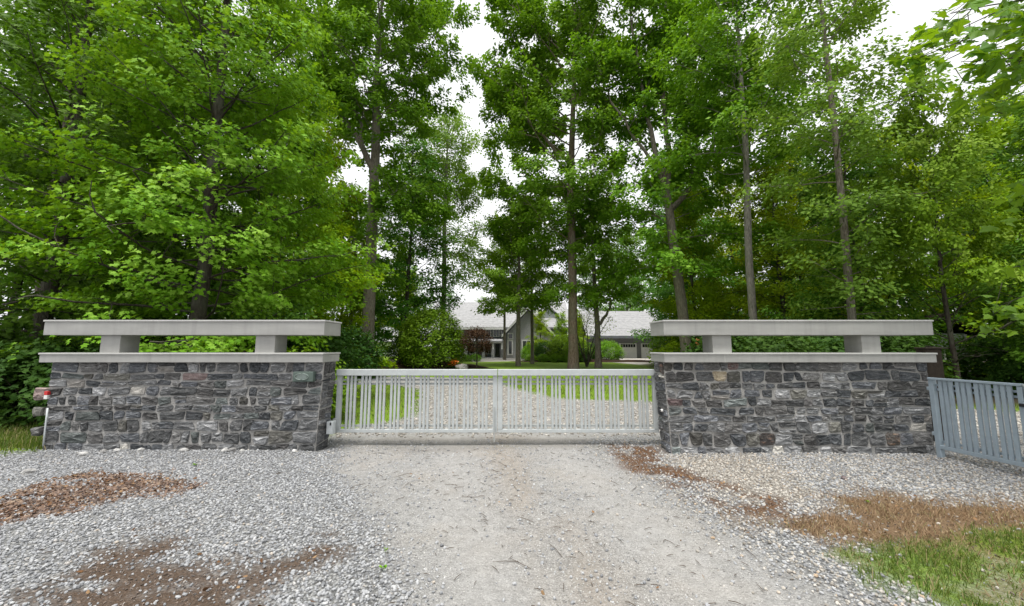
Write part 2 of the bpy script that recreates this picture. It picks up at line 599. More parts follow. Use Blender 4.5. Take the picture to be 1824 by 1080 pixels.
def height(x, y):
    h = 0.035 * (fbm(x * 0.8, y * 0.8, 21) - 0.5) + 0.02 * (fbm(x * 3, y * 3, 31) - 0.5)
    h = h - 0.03 * sstep(-0.2, 0.5, poly_sd(x, y, Z_DRIVE)) * sstep(7.2, 5.0, y)
    h = h + 0.05 * np.exp(-((y - 6.0) / 0.25) ** 2) * sstep(-2.6, -3.2, x)
    h = h + 0.05 * sstep(-0.1, 0.25, poly_sd(x, y, Z_CHIPS))
    h = h * sstep(60, 20, np.abs(y)) * sstep(60, 20, np.abs(x))
    return h


def build_ground():
    xs = np.concatenate([-np.geomspace(700, 11.2, 36), np.arange(-11, 11.01, 0.08), np.geomspace(11.2, 700, 36)])
    ys = np.concatenate([-np.geomspace(400, 7, 12), np.arange(-6, 1.6, 0.4), np.arange(1.6, 7.2, 0.08), np.arange(7.2, 25, 0.22), np.arange(25, 90, 0.9), np.geomspace(90, 900, 16)])
    X, Y = np.meshgrid(xs, ys)
    nx, ny = len(xs), len(ys)
    x, y = X.ravel(), Y.ravel()
    z = height(x, y)
    w = zones(x, y)
    i = np.arange(ny - 1)[:, None] * nx
    j = np.arange(nx - 1)[None]
    f = np.stack([i + j, i + j + 1, i + nx + j + 1, i + nx + j], -1).reshape(-1, 4)
    m = M('ground_cover')
    v = m.wpos()

    def A(n):
        return m.attr(n)
    fine = m.noise(v, 90, 3, 0.7)
    mid = m.noise(v, 12, 5, 0.65)
    big = m.noise(v, 1.1, 4, 0.6)
    cells = m.voro(v, 48, 'Color')
    cg = m.new('ShaderNodeSeparateColor')
    m.set(cg.inputs[0], cells)
    celld = m.voro(v, 48, 'Distance')
    # loose crushed stone
    gravel = m.ramp(cg.outputs[0], [(0.0, (0.131, 0.135, 0.139)), (0.5, (0.254, 0.258, 0.262)), (1.0, (0.410, 0.410, 0.402))])
    gravel = m.mix(m.ramp(celld, [(0.35, 0.0), (0.75, 0.75)]), gravel, (0.057, 0.056, 0.052))
    gravel = m.mix(m.math('MULTIPLY', A('tan'), 0.55), gravel, m.mix(0.5, gravel, (0.361, 0.295, 0.213)))
    # packed drive of fines
    drive = m.ramp(mid, [(0.3, (0.204, 0.202, 0.196)), (0.7, (0.319, 0.316, 0.310))])
    drive = m.mix(m.ramp(big, [(0.48, 0.0), (0.68, 0.4)]), drive, (0.324, 0.285, 0.238))
    small = m.voro(v, 110, 'Color')
    sg = m.new('ShaderNodeSeparateColor')
    m.set(sg.inputs[0], small)
    drive = m.mix(m.ramp(sg.outputs[0], [(0.0, 0.55), (0.25, 0.0), (0.75, 0.0), (1.0, 0.5)]), drive, m.ramp(sg.outputs[0], [(0.4, (0.124, 0.118, 0.114)), (0.6, (0.552, 0.542, 0.523))]))
    drive = m.mix(m.math('MULTIPLY', A('track'), 0.5), drive, m.ramp(mid, [(0.3, (0.295, 0.288, 0.277)), (0.7, (0.380, 0.372, 0.362))]))
    drive = m.mix(m.math('MULTIPLY', A('mid'), 0.5), drive, m.ramp(mid, [(0.3, (0.209, 0.172, 0.133)), (0.7, (0.324, 0.276, 0.224))]))
    drive = m.mix(m.math('MULTIPLY', A('gate_band'), 0.4), drive, (0.172, 0.157, 0.138))
    col = m.mix(A('drive'), gravel, drive)
    # rear gravel: pale
    rgc = m.mix(0.45, gravel, m.ramp(mid, [(0.3, (0.295, 0.283, 0.262)), (0.7, (0.467, 0.459, 0.443))]))
    col = m.mix(A('rear_gravel'), col, rgc)
    # soil, chips, rusty litter
    soil = m.ramp(fine, [(0.3, (0.035, 0.024, 0.016)), (0.6, (0.10, 0.066, 0.044)), (0.8, (0.19, 0.135, 0.095))])
    col = m.mix(m.math('MULTIPLY', A('dirt'), 0.92), col, soil)
    col = m.mix(m.math('MULTIPLY', A('chips'), 0.95), col, m.ramp(fine, [(0.3, (0.07, 0.032, 0.016)), (0.7, (0.22, 0.11, 0.055))]))
    col = m.mix(m.math('MULTIPLY', A('rust'), 0.95), col, m.ramp(fine, [(0.3, (0.05, 0.026, 0.014)), (0.7, (0.17, 0.09, 0.045))]))
    col = m.mix(A('dry'), col, m.ramp(fine, [(0.3, (0.085, 0.055, 0.032)), (0.7, (0.24, 0.165, 0.10))]))
    grass = m.ramp(m.noise(v, 35, 4, 0.7), [(0.3, (0.075, 0.135, 0.012)), (0.55, (0.15, 0.25, 0.018)), (0.75, (0.23, 0.34, 0.03))])
    grass = m.mix(m.ramp(big, [(0.4, 0.0), (0.7, 0.35)]), grass, (0.16, 0.22, 0.03))
    col = m.mix(A('grass'), col, grass)
    col = m.mix(A('litter'), col, m.ramp(fine, [(0.3, (0.02, 0.016, 0.01)), (0.55, (0.05, 0.042, 0.025)), (0.75, (0.09, 0.075, 0.045))]))
    col = m.mix(A('conc'), col, m.ramp(mid, [(0.3, (0.344, 0.320, 0.287)), (0.7, (0.426, 0.402, 0.369))]))
    hgt = m.math('SUBTRACT', m.math('MULTIPLY', fine, 0.6), m.math('MULTIPLY', celld, 0.6))
    nrm = m.bump(hgt, 0.9, 0.02)
    mat = m.done(m.principled(col, 0.9, 0.15, 0, nrm))
    me = np_mesh('ground', np.stack([x, y, z], 1), [f], mat, True)
    for k in ('drive', 'chips', 'dirt', 'rust', 'dry', 'grass', 'litter', 'conc', 'rear_gravel', 'tan', 'gate_band', 'track', 'mid'):
        a = me.attributes.new(k, 'FLOAT', 'POINT')
        a.data.foreach_set('value', w[k].astype(np.float32))
    tag(link('ground', me), kind='structure')


build_ground()


# ------------------------------------------------------------------ stone gate walls
def stone_mesh(rng, quad, depth, mat, o3, ua, va, na):
    """one rough-split stone: quad = 4 (u, v) corners counter-clockwise; bedded in the mortar, face bulging outwards"""
    q = np.array(quad, float)
    c = q.mean(0)
    size = min(np.linalg.norm(q[1] - q[0]), np.linalg.norm(q[3] - q[0]))
    out = []
    for i in range(4):
        a, p, b = q[i - 1], q[i], q[(i + 1) % 4]
        la, lb = np.linalg.norm(a - p), np.linalg.norm(b - p)
        k = size * rng.uniform(0.05, 0.26)
        out.append(p + (a - p) / la * k + rng.normal(0, 0.004, 2))
        out.append(p + (b - p) / lb * k + rng.normal(0, 0.004, 2))
    out = np.array(out)
    n = 8
    rings = []
    dep = depth * rng.uniform(0.75, 1.25)
    rings.append((out, np.full(n, -0.03)))
    rings.append((out, np.full(n, dep * 0.55) + rng.normal(0, 0.003, n)))
    rings.append((c + (out - c) * rng.uniform(0.82, 0.92), np.full(n, dep) + rng.normal(0, 0.007, n)))
    rings.append((c + (out - c) * 0.45 + rng.normal(0, 0.008, (n, 2)), np.full(n, dep * 1.15) + rng.normal(0, 0.009, n)))
    v = []
    for p, h in rings:
        for k in range(n):
            v.append(o3 + ua * p[k][0] + va * p[k][1] + na * h[k])
    v.append(o3 + ua * c[0] + va * c[1] + na * (dep * 1.2 + rng.normal(0, 0.008)))
    cen = o3 + ua * c[0] + va * c[1]
    f = []
    for r in range(3):
        for k in range(n):
            f.append([r * n + k, r * n + (k + 1) % n, (r + 1) * n + (k + 1) % n, (r + 1) * n + k])
    for k in range(n):
        f.append([3 * n + k, 3 * n + (k + 1) % n, 4 * n])
    me = bpy.data.meshes.new('stone')
    me.from_pydata([tuple(p - cen) for p in v], [], f)
    me.materials.append(mat)
    me.polygons.foreach_set('use_smooth', [False] * len(f))
    return me, cen


def lay_stones(rng, parent, o3, ua, va, na, W, H, slant0=0.0, slant1=0.0, accents=(), wmin=0.12, wmax=0.29, big_low=True):
    """coursed rubble over a face W wide and H high; slant0/1 move the ends inwards at the foot"""
    o3, ua, va, na = (np.array(a, float) for a in (o3, ua, va, na))
    rows = []
    v = -0.03
    while v < H - 0.07:
        h = rng.uniform(0.105, 0.165) + (0.025 if v < 0.35 and big_low else 0)
        if H - (v + h) < 0.09:
            h = H - v
        rows.append((v, min(v + h, H)))
        v += h
    seed = int(rng.integers(1e6))

    def edge(k, u):
        if k == 0:
            return rows[0][0]
        if k == len(rows):
            return H
        b = rows[k][0]
        return b + 0.055 * float(vnoise(np.array([u * 2.3]), np.array([k * 7.3]), seed)[0] - 0.5) + 0.02 * float(vnoise(np.array([u * 9.0]), np.array([k * 3.1]), seed + 5)[0] - 0.5)

    def inv(u, v):
        s0 = slant0 * (1 - v / H)
        s1 = W - slant1 * (1 - v / H)
        return s0 + (s1 - s0) * u / W

    count = 0
    for k in range(len(rows)):
        u = 0.0
        while u < W - 1e-6:
            w = rng.uniform(wmin, wmax) if rng.random() > 0.16 else rng.uniform(wmax, wmax * 1.5)
            if W - (u + w) < wmin * 0.8:
                w = W - u
            g = lambda: rng.uniform(0.004, 0.017)
            j = lambda: rng.normal(0, 0.016)
            u0, u1 = u + g(), u + w - g()
            cells = [(0, 1)]
            rr = rng.random()
            if rr < 0.11 and w > 0.18:
                cells = [(0, rng.uniform(0.4, 0.6)), (0.5, 1)]
                cells[1] = (cells[0][1], 1)
            for (a, b) in cells:
                def vv(uu, t):
                    lo, hi = edge(k, uu), edge(k + 1, uu)
                    return lo + (hi - lo) * t
                quad = []
                for uu, t, sg in ((u0, a, 1), (u1, a, 1), (u1, b, -1), (u0, b, -1)):
                    y = vv(uu, t) + sg * g()
                    xx = uu + (j() if 0.05 < uu < W - 0.05 else 0)
                    quad.append((inv(xx, y), y))
                cu, cv = np.mean([q[0] for q in quad]), np.mean([q[1] for q in quad])
                mat = None
                for (pu, pv, mm) in accents:
                    if quad[0][0] - 0.01 <= pu <= quad[1][0] + 0.01 and min(quad[0][1], quad[1][1]) - 0.008 <= pv <= max(quad[2][1], quad[3][1]) + 0.008:
                        mat = mm
                if mat is None:
                    p = rng.random()
                    mat = STONE[0] if p < 0.34 else STONE[1] if p < 0.60 else STONE[2] if p < 0.76 else STONE[3] if p < 0.90 else STONE_GREEN if p < 0.93 else STONE_OLIVE if p < 0.965 else STONE_OLIVE if p < 0.978 else STONE_PALE if p < 0.99 else STONE_RED
                me, cen = stone_mesh(rng, quad, 0.019, mat, o3, ua, va, na)
                link('stone', me, parent, tuple(cen - np.array(parent.location)))
                count += 1
            u += w
    return count


def flashed_slab(name, parent, lo, hi, lip=0.028):
    lo, hi = Vector(lo), Vector(hi)
    pl = parent.location
    s = box(name, lo - pl, Vector((hi.x, hi.y, hi.z - lip)) - pl, CLAD, parent, 0.004)
    c = s.location
    e = 0.012
    f = box('flashing', Vector((lo.x - e, lo.y - e, hi.z - lip + 0.003)) - pl - c, Vector((hi.x + e, hi.y + e, hi.z)) - pl - c, CLAD_EDGE, s, 0.003)
    return s


WALL_Y, WALL_T, WALL_H = 6.03, 0.40, 1.36


def gate_wall(label, x_in_top, x_in_bot, x_out, x_out_bot, side, acc_px, posts, slab_x, seed):
    """side -1: wall left of the gate, +1 right of it"""
    rng = np.random.default_rng(seed)
    root = empty('stone_gate_wall', ((x_in_top + x_out) / 2, WALL_Y + WALL_T / 2, 0), label, 'wall', 'stone walls either side of the gate')
    xa, xb = min(x_in_top, x_out), max(x_in_top, x_out)
    xab, xbb = (x_out_bot, x_in_bot) if side < 0 else (x_in_bot, x_out_bot)
    d = 0.006
    pl = root.location
    verts = [(xab + d, WALL_Y, -0.15), (xbb - d, WALL_Y, -0.15), (xbb - d, WALL_Y + WALL_T, -0.15), (xab + d, WALL_Y + WALL_T, -0.15),
             (xa + d, WALL_Y, WALL_H), (xb - d, WALL_Y, WALL_H), (xb - d, WALL_Y + WALL_T, WALL_H), (xa + d, WALL_Y + WALL_T, WALL_H)]
    me = bpy.data.meshes.new('mortar_core')
    me.from_pydata([tuple(Vector(v) - pl) for v in verts], [], [(3, 2, 1, 0), (4, 5, 6, 7), (0, 1, 5, 4), (1, 2, 6, 5), (2, 3, 7, 6), (3, 0, 4, 7)])
    me.materials.append(MORTAR)
    link('mortar_core', me, root)
    acc = []
    for (u, v, mm) in acc_px:
        p = at(u, v, WALL_Y - 0.02)
        acc.append((p.x - xa, p.z, mm))
    lay_stones(rng, root, (xa, WALL_Y, 0), (1, 0, 0), (0, 0, 1), (0, -1, 0), xb - xa, WALL_H, xab - xa, xb - xbb, acc)
    lay_stones(rng, root, (x_in_top - side * 0.0, WALL_Y + (0.02 if side < 0 else WALL_T), 0), (0, 1 if side < 0 else -1, 0),
               np.array([(x_in_top - x_in_bot) / WALL_H, 0, 1]), (-side, 0, 0), WALL_T - 0.02, WALL_H, 0, 0,
               [(0.2, 1.3, STONE_RUST)] if side > 0 else [], 0.14, 0.26) if False else None
    # inner end, beside the gate: stones follow the slight lean of the end
    lean = (x_in_top - x_in_bot) / WALL_H
    oy = WALL_Y + 0.015 if side < 0 else WALL_Y + WALL_T
    lay_stones(rng, root, (x_in_bot, oy, 0), (0, 1 if side < 0 else -1, 0), (lean, 0, 1), (-side, 0, 0), WALL_T - 0.015, WALL_H, 0, 0,
               [(WALL_T - 0.1, 1.30, STONE_RUST)] if side > 0 else [], 0.14, 0.26)
    leano = (x_out - x_out_bot) / WALL_H
    oy = WALL_Y + WALL_T if side < 0 else WALL_Y + 0.015
    lay_stones(rng, root, (x_out_bot, oy, 0), (0, -1 if side < 0 else 1, 0), (leano, 0, 1), (side, 0, 0), WALL_T - 0.015, WALL_H, 0, 0, [], 0.16, 0.3)
    sx0, sx1 = slab_x
    y0, y1 = 5.93, 6.5
    flashed_slab('cap_slab', root, (sx0, y0, WALL_H - 0.004), (sx1, y1, 1.50))
    for (px, pw) in posts:
        box('cap_post', Vector((px, 5.98, 1.495)) - pl, Vector((px + pw, 6.30, 1.775)) - pl, CLAD, root, 0.003)
    flashed_slab('top_beam', root, (sx0 + 0.01, y0, 1.77), (sx1 - 0.0, y1, 2.0))
    return root


acc_l = [(135, 772, STONE_PALE), (119, 690, STONE_PALE), (239, 690, STONE_PALE), (293, 655, STONE_PALE), (329, 737, STONE_RED), (415, 686, STONE[3]), (139, 671, STONE_GREEN),
         (384, 736, STONE_GREEN), (351, 772, STONE_GREEN), (471, 770, STONE_OLIVE), (224, 793, STONE_PALE), (135, 737, STONE_GREEN), (566, 780, STONE_RED), (198, 703, STONE[3]), (110, 780, STONE_GREEN)]
acc_r = [(1290, 673, STONE_TAN), (1297, 726, STONE_GREEN), (1352, 653, STONE_GREEN), (1425, 706, STONE_OLIVE), (1468, 670, STONE[3]), (1614, 724, STONE_PALE), (1361, 750, STONE[3]),
         (1595, 777, STONE_RUST), (1365, 773, STONE_RUST), (1387, 788, STONE[3]), (1500, 670, STONE[3])]
wall_l = gate_wall('dark rubble stone wall carrying the green intercom box and two-tier grey cap', -2.89, -2.965, -7.08, -7.06, -1, acc_l,
                   [(-6.32, 0.30), (-3.94, 0.30)], (-7.17, -2.87), 5)
wall_r = gate_wall('dark rubble stone wall with one tan stone and two-tier grey cap beside blue-grey side gate', 2.33, 2.40, 6.385, 6.35, 1, acc_r,
                   [(3.08, 0.29), (5.37, 0.29)], (2.31, 6.44), 12)

for w_, u in ((wall_l, 458), (wall_r, 1291)):
    xx = at(u, 637, 5.93).x
    slab_ = [o for o in w_.children if o.name.startswith('cap_slab')][0]
    c = w_.location + slab_.location
    box('joint_cover', Vector((xx - 0.004, 5.9275, 1.362)) - c, Vector((xx + 0.004, 5.9295, 1.468)) - c, CLAD_EDGE, slab_)

# three stones toothing out of the outer end of the wall with the intercom
rng = np.random.default_rng(8)
for (u0, u1, v0, v1, mm) in ((65, 92, 691, 712, STONE_RED), (63, 82, 726, 741, STONE_OLIVE), (61, 80, 760, 776, STONE[2])):
    a, b = at(u0, v1, 6.12), at(u1, v0, 6.12)
    me, cen = stone_mesh(rng, [(a.x, a.z), (b.x, a.z), (b.x, b.z), (a.x, b.z)], 0.03, mm, np.array([0, 6.10, 0]), np.array([1.0, 0, 0]), np.array([0, 0, 1.0]), np.array([0, -1.0, 0]))
    o = link('quoin_stone', me, wall_l, tuple(cen - np.array(wall_l.location)))
    bx = box('quoin_body', (a.x + 0.012 - cen[0], 0.01, a.z + 0.012 - cen[2]), (-7.0 - cen[0], 0.3, b.z - 0.012 - cen[2]), MORTAR, o)


# ------------------------------------------------------------------ gates
def gate_leaf(name, label, loc, rz, length, n_groups, mat, mat_in, end_posts=(0.075, 0.075), top_h=0.10, top_t=0.10, z0=0.205, z1=1.22, bar_w=0.037, bar_pitch=0.061, bar_t=0.03, group='leaves of the driveway gate', margin=None, post_down=None):
    root = empty(name, loc, label, 'gate', group, rz)
    pw0, pw1 = end_posts
    L = length
    box('top_rail', (0, -top_t / 2 - 0.02, z1 - top_h), (L, top_t / 2 - 0.02, z1), mat, root, 0.004)
    box('bottom_rail', (0, -0.032, z0), (L, 0.032, z0 + 0.05), mat, root, 0.003)
    box('end_post', (0.001, -0.034, (z0 + 0.051 if post_down is None else post_down)), (pw0, 0.034, z1 - top_h - 0.001), mat, root, 0.003)
    box('end_post', (L - pw1, -0.034, z0 + 0.051), (L - 0.001, 0.034, z1 - top_h - 0.001), mat, root, 0.003)
    rails = ((z1 - top_h - 0.06, 0.028), (z1 - top_h - 0.125, 0.03), (z0 + 0.115, 0.032))
    for (z, h) in rails:
        box('inner_rail', (pw0, 0.018, z - h), (L - pw1, 0.042, z), mat_in, root, 0.002)
    bh = z1 - top_h - z0 - 0.05 - 0.004
    me = box_mesh('bar', bar_w, bar_t, bh, mat, 0.003, 1, 'b')
    inner = L - pw0 - pw1
    gp_ = inner / (n_groups + (0.36 if margin is None else margin))
    for g in range(n_groups):
        c = pw0 + inner / 2 + (g - (n_groups - 1) / 2) * gp_
        for k in (-1, 0, 1):
            link('bar', me, root, (c + k * bar_pitch, -0.0135, z0 + 0.052))
    return root


GY = 6.52
XL, XC, XR = -2.885, -0.235, 2.395
gl = gate_leaf('driveway_gate_leaf', 'pale grey barred gate leaf hung on the wall with the intercom', (XL, GY, 0), 0, XC - XL - 0.006, 10, GATE, GATE_IN)
gr = gate_leaf('driveway_gate_leaf', 'pale grey barred gate leaf hung on the wall with the tan stone', (XC + 0.004, GY, 0), 0, XR - XC - 0.004, 10, GATE, GATE_IN)
for leaf_, xh in ((gl, 0.0), (gr, XR - XC - 0.004)):
    for z in (0.36, 0.98):
        box('hinge', (xh - 0.03, -0.06, z), (xh + 0.03, 0.0, z + 0.07), GATE_IN, leaf_, 0.006)
box('drop_bolt', (XC - XL - 0.062, -0.058, 0.06), (XC - XL - 0.044, -0.036, 0.62), GATE_IN, gl, 0.004)
p0, p1 = Vector((6.22, 5.86, 0)), Vector((6.31, 4.86, 0))
ang = math.atan2(p1.y - p0.y, p1.x - p0.x)
gs = gate_leaf('side_gate_leaf', 'blue-grey barred side gate leaf with a leg standing against the stone wall', p0, ang, (p1 - p0).length, 4, GATE_BLUE, GATE_BLUE, (0.06, 0.05), 0.032, 0.05,
               0.125, 1.14, 0.042, 0.062, 0.03, 'leaves of the side gate', None, -0.06)
d = (p1 - p0).normalized()
gs2 = gate_leaf('side_gate_leaf', 'paler blue-grey side gate leaf with black latch cut off by picture edge', p0 + d * ((p1 - p0).length + 0.015), ang, 1.0, 4, GATE, GATE_BLUE, (0.06, 0.05), 0.032, 0.05,
                0.125, 1.14, 0.042, 0.062, 0.03, 'leaves of the side gate')
BLACK = mat_plain('black_iron', (0.015, 0.015, 0.016), 0.45, 0.4)
box('latch', (-0.05, -0.06, 0.86), (0.05, -0.03, 0.9), BLACK, gs2, 0.006)
for z in (0.30, 0.95):
    box('hinge', (-0.035, -0.03, z), (0.03, -0.036 + 0.08, z + 0.05), GATE_BLUE, gs, 0.006)
DKPOST = mat_plain('dark_timber', (0.035, 0.028, 0.022), 0.85, 0.1, 20, 0.3)

# ------------------------------------------------------------------ fittings on the walls
ICOM = mat_plain('intercom_green_grey', (0.085, 0.115, 0.10), 0.5, 0.4, 14, 0.12)
ICOM_RIM = mat_plain('intercom_rim', (0.16, 0.20, 0.18), 0.5, 0.4, 14, 0.1)
GRILLE = mat_plain('intercom_grille', (0.30, 0.35, 0.33), 0.5, 0.4)
a, b = at(524, 680, 5.98), at(561, 662, 5.98)
ic = empty('intercom', ((a.x + b.x) / 2, 6.0, (a.z + b.z) / 2), 'green-grey intercom box with oval speaker grille on the stone wall', 'intercom')
w_, h_ = (b.x - a.x) / 2, (b.z - a.z) / 2
box('housing', (-w_, -0.07, -h_), (w_, 0.05, h_), ICOM, ic, 0.012, 2)
buf = Buf()
th = np.linspace(0, 2 * np.pi, 33)
tube(buf, np.stack([w_ * 0.66 * np.cos(th) - w_ * 0.12, np.full(33, -0.072), h_ * 0.62 * np.sin(th)], 1), np.full(33, 0.008), 6)
link('grille_rim', buf.mesh('grille_rim', ICOM_RIM), ic)
bm = bmesh.new()
for i in range(-5, 6):
    for k in range(-2, 3):
        x, z = i * 0.014, k * 0.016
        if (x / (w_ * 0.6)) ** 2 + (z / (h_ * 0.56)) ** 2 < 1:
            r_ = bmesh.ops.create_cube(bm, size=0.0095)
            bmesh.ops.translate(bm, vec=(x - w_ * 0.12, -0.07, z), verts=r_['verts'])
me = bpy.data.meshes.new('grille')
bm.to_mesh(me)
bm.free()
me.materials.append(GRILLE)
link('grille', me, ic)

GREYBOX = mat_plain('galvanised', (0.50, 0.53, 0.54), 0.45, 0.5, 10, 0.1)
a, b = at(579, 775, 6.2), at(592, 752, 6.2)
jb = empty('junction_box', ((a.x + b.x) / 2, 6.28, a.z), 'small pale grey electrical box on the wall end beside the gate', 'junction box')
hw, hh = (b.x - a.x) / 2, b.z - a.z
box('housing', (-hw, -0.05, 0), (hw, 0.05, hh), GREYBOX, jb, 0.006)
box('cover_plate', (-hw * 0.9, -0.062, 0.008), (hw * 0.9, -0.0505, hh - 0.008), GREYBOX, jb, 0.003)
box('lock_plate', (hw * 0.1, -0.068, hh * 0.72), (hw * 0.55, -0.0625, hh * 0.95), BLACK, jb, 0.001)

WHITE = mat_plain('white_plastic', (0.72, 0.72, 0.70), 0.5, 0.3, 10, 0.06)
REDP = mat_plain('red_plastic', (0.5, 0.03, 0.03), 0.45, 0.4)
a, b = at(79, 711, 5.99), at(87, 697, 5.99)
rb = empty('reflector', ((a.x + b.x) / 2, 6.0, a.z), 'small red and white reflector block on outer end of stone wall', 'reflector')
hw, hh = (b.x - a.x) / 2, b.z - a.z
box('white_half', (-hw, -0.025, 0), (hw, 0.025, hh * 0.5), WHITE, rb, 0.003)
box('red_half', (-hw, -0.026, hh * 0.5 + 0.001), (hw, 0.025, hh), REDP, rb, 0.003)

buf = Buf()
a, b = at(77, 795, 5.99), at(85, 727, 5.99)
tube(buf, [a, a.lerp(b, 0.33), a.lerp(b, 0.66), b], [0.011] * 4, 8, True)
tag(link('conduit_pipe', buf.mesh('conduit_pipe', GREYBOX)), 'thin pale grey conduit pipe up the outer edge of stone wall', 'pipe')

p = at(1182, 731, 6.2)
pe = empty('sensor_eye', (2.36, 6.18, p.z), 'small round white sensor eye on the right wall end by the gate', 'sensor')
buf = Buf()
tube(buf, [(0.03, 0, 0), (-0.03, 0, 0), (-0.045, 0, 0)], [0.025, 0.025, 0.018], 14, True)
link('lens_housing', buf.mesh('lens_housing', WHITE), pe)
buf = Buf()
tube(buf, [(-0.044, 0, 0), (-0.05, 0, 0)], [0.012, 0.012], 12, True)
link('lens', buf.mesh('lens', BLACK), pe)

a, b = at(1650, 674, 6.75), at(1674, 622, 6.75)
tp = empty('timber_post', ((a.x + b.x) / 2, 6.8, 0), 'dark timber post behind the end of the stone wall by the side gate', 'post')
box('shaft', (-(b.x - a.x) / 2, -0.08, -0.1), ((b.x - a.x) / 2, 0.08, b.z), DKPOST, tp, 0.008)
box('post_cap', (-(b.x - a.x) / 2 - 0.012, -0.092, b.z + 0.001), ((b.x - a.x) / 2 + 0.012, 0.092, b.z + 0.03), DKPOST, tp, 0.006)


# ------------------------------------------------------------------ house, garage and outbuildings
def mat_siding(name, c, n):
    m = M(name)
    g = m.new('ShaderNodeNewGeometry')
    sep = m.new('ShaderNodeSeparateXYZ')
    m.set(sep.inputs[0], g.outputs['Position'])
    fr = m.math('FRACT', m.math('MULTIPLY', sep.outputs[2], n))
    nz = m.noise(g.outputs['Position'], 3.0, 3)
    col = m.mix(m.ramp(fr, [(0.0, 0.35), (0.12, 0.0)]), m.ramp(nz, [(0.3, tuple(x * 0.9 for x in c)), (0.7, tuple(x * 1.1 for x in c))]), tuple(x * 0.55 for x in c))
    return m.done(m.principled(col, 0.7, 0.25, 0, m.bump(fr, 0.3, 0.02)))


def mat_roof(name, c):
    m = M(name)
    v = m.coord('Object')
    br = m.new('ShaderNodeTexBrick')
    m.set(br.inputs['Vector'], m.coord('Generated', (1, 1, 1)))
    n = m.noise(v, 2.5, 4, 0.65)
    st = m.noise(m.coord('Object', (1.2, 0.4, 7.0)), 2.2, 3, 0.6)
    col = m.ramp(n, [(0.3, tuple(x * 0.8 for x in c)), (0.7, tuple(x * 1.1 for x in c))])
    col = m.mix(m.ramp(st, [(0.50, 0.0), (0.62, 0.4)]), col, tuple(x * 0.5 for x in c))
    g = m.new('ShaderNodeNewGeometry')
    sep = m.new('ShaderNodeSeparateXYZ')
    m.set(sep.inputs[0], g.outputs['Position'])
    fr = m.math('FRACT', m.math('MULTIPLY', sep.outputs[2], 3.0))
    br2 = m.noise(m.wpos((1.2, 1.2, 3.0)), 1.5, 3)
    col = m.mix(m.math('MULTIPLY', m.ramp(fr, [(0.0, 1.0), (0.28, 0.0)]), m.ramp(br2, [(0.35, 0.15), (0.6, 0.7)])), col, tuple(x * 0.5 for x in c))
    return m.done(m.principled(col, 0.8, 0.2, 0, m.bump(fr, 0.3, 0.03)))


SIDING = mat_siding('siding_blue_grey', (0.150, 0.163, 0.185), 6.0)
TRIM = mat_plain('white_trim', (0.616, 0.616, 0.607), 0.5, 0.3, 4, 0.05)
ROOF = mat_roof('shingle_grey', (0.352, 0.352, 0.361))
GLASS = M('window_glass')
GLASS = GLASS.done(GLASS.principled((0.02, 0.024, 0.028), 0.08, 0.6))
PALEWALL = mat_siding('pale_siding', (0.55, 0.57, 0.60), 5.0)
SHEDWALL = mat_siding('shed_siding', (0.40, 0.43, 0.41), 5.0)
GARAGE_DOOR = mat_plain('garage_door_white', (0.546, 0.546, 0.537), 0.5, 0.3, 3, 0.05)
HOUSE_STONE = mat_stone('house_stone', (0.088, 0.092, 0.097), (0.202, 0.207, 0.216), (0.334, 0.339, 0.343), 0.4, (3, 3, 7))


def window(parent, x0, x1, z0, z1, y, mull=1, trim=0.09):
    w = box('window', (x0 - trim, y - 0.09, z0 - trim), (x1 + trim, y + 0.05, z1 + trim), TRIM, parent)
    c = w.location
    n = mull + 1
    s = (x1 - x0) / n
    for i in range(n):
        box('pane', (x0 + i * s + 0.035 - c.x, y - 0.12 - c.y, z0 + 0.02 - c.z), (x0 + (i + 1) * s - 0.035 - c.x, y - 0.095 - c.y, z1 - 0.02 - c.z), GLASS, w)
    return w


HY = 54.0
K = HY / FPX


def hx(u):
    return (u - 912) * K


def hz(v):
    return EYE + (617 - v) * K


hs = empty('house', (0, HY, 0), 'blue-grey sided house with white porch columns and grey shingle roof', 'house')
X0, X1 = hx(770), hx(1010)
box('wall', (X0, 0, -0.3), (X1, 9.0, hz(586)), SIDING, hs)
# main roof: eaves at the front, ridge behind
prism('roof', [(-1.0, hz(585) - 0.1), (4.6, hz(545) + 0.8), (10.0, hz(585) - 0.1), (10.0, hz(585) + 0.12), (4.6, hz(545) + 1.05), (-1.0, hz(585) + 0.12)], X0 - 0.5, X1 + 0.5, ROOF, hs, 'x')
box('fascia', (X0 - 0.5, -1.1, hz(586) - 0.16), (hx(900), -1.012, hz(586) + 0.12), TRIM, hs)
for (u0, u1) in ((866, 874), (879, 889), (893, 899)):
    window(hs, hx(u0), hx(u1), hz(599.5), hz(588.5), -0.02, 1 if u1 - u0 > 7 else 0)
for u0, u1 in ((812, 822), (838, 850)):
    window(hs, hx(u0), hx(u1), hz(599.5), hz(588.5), -0.02, 1)
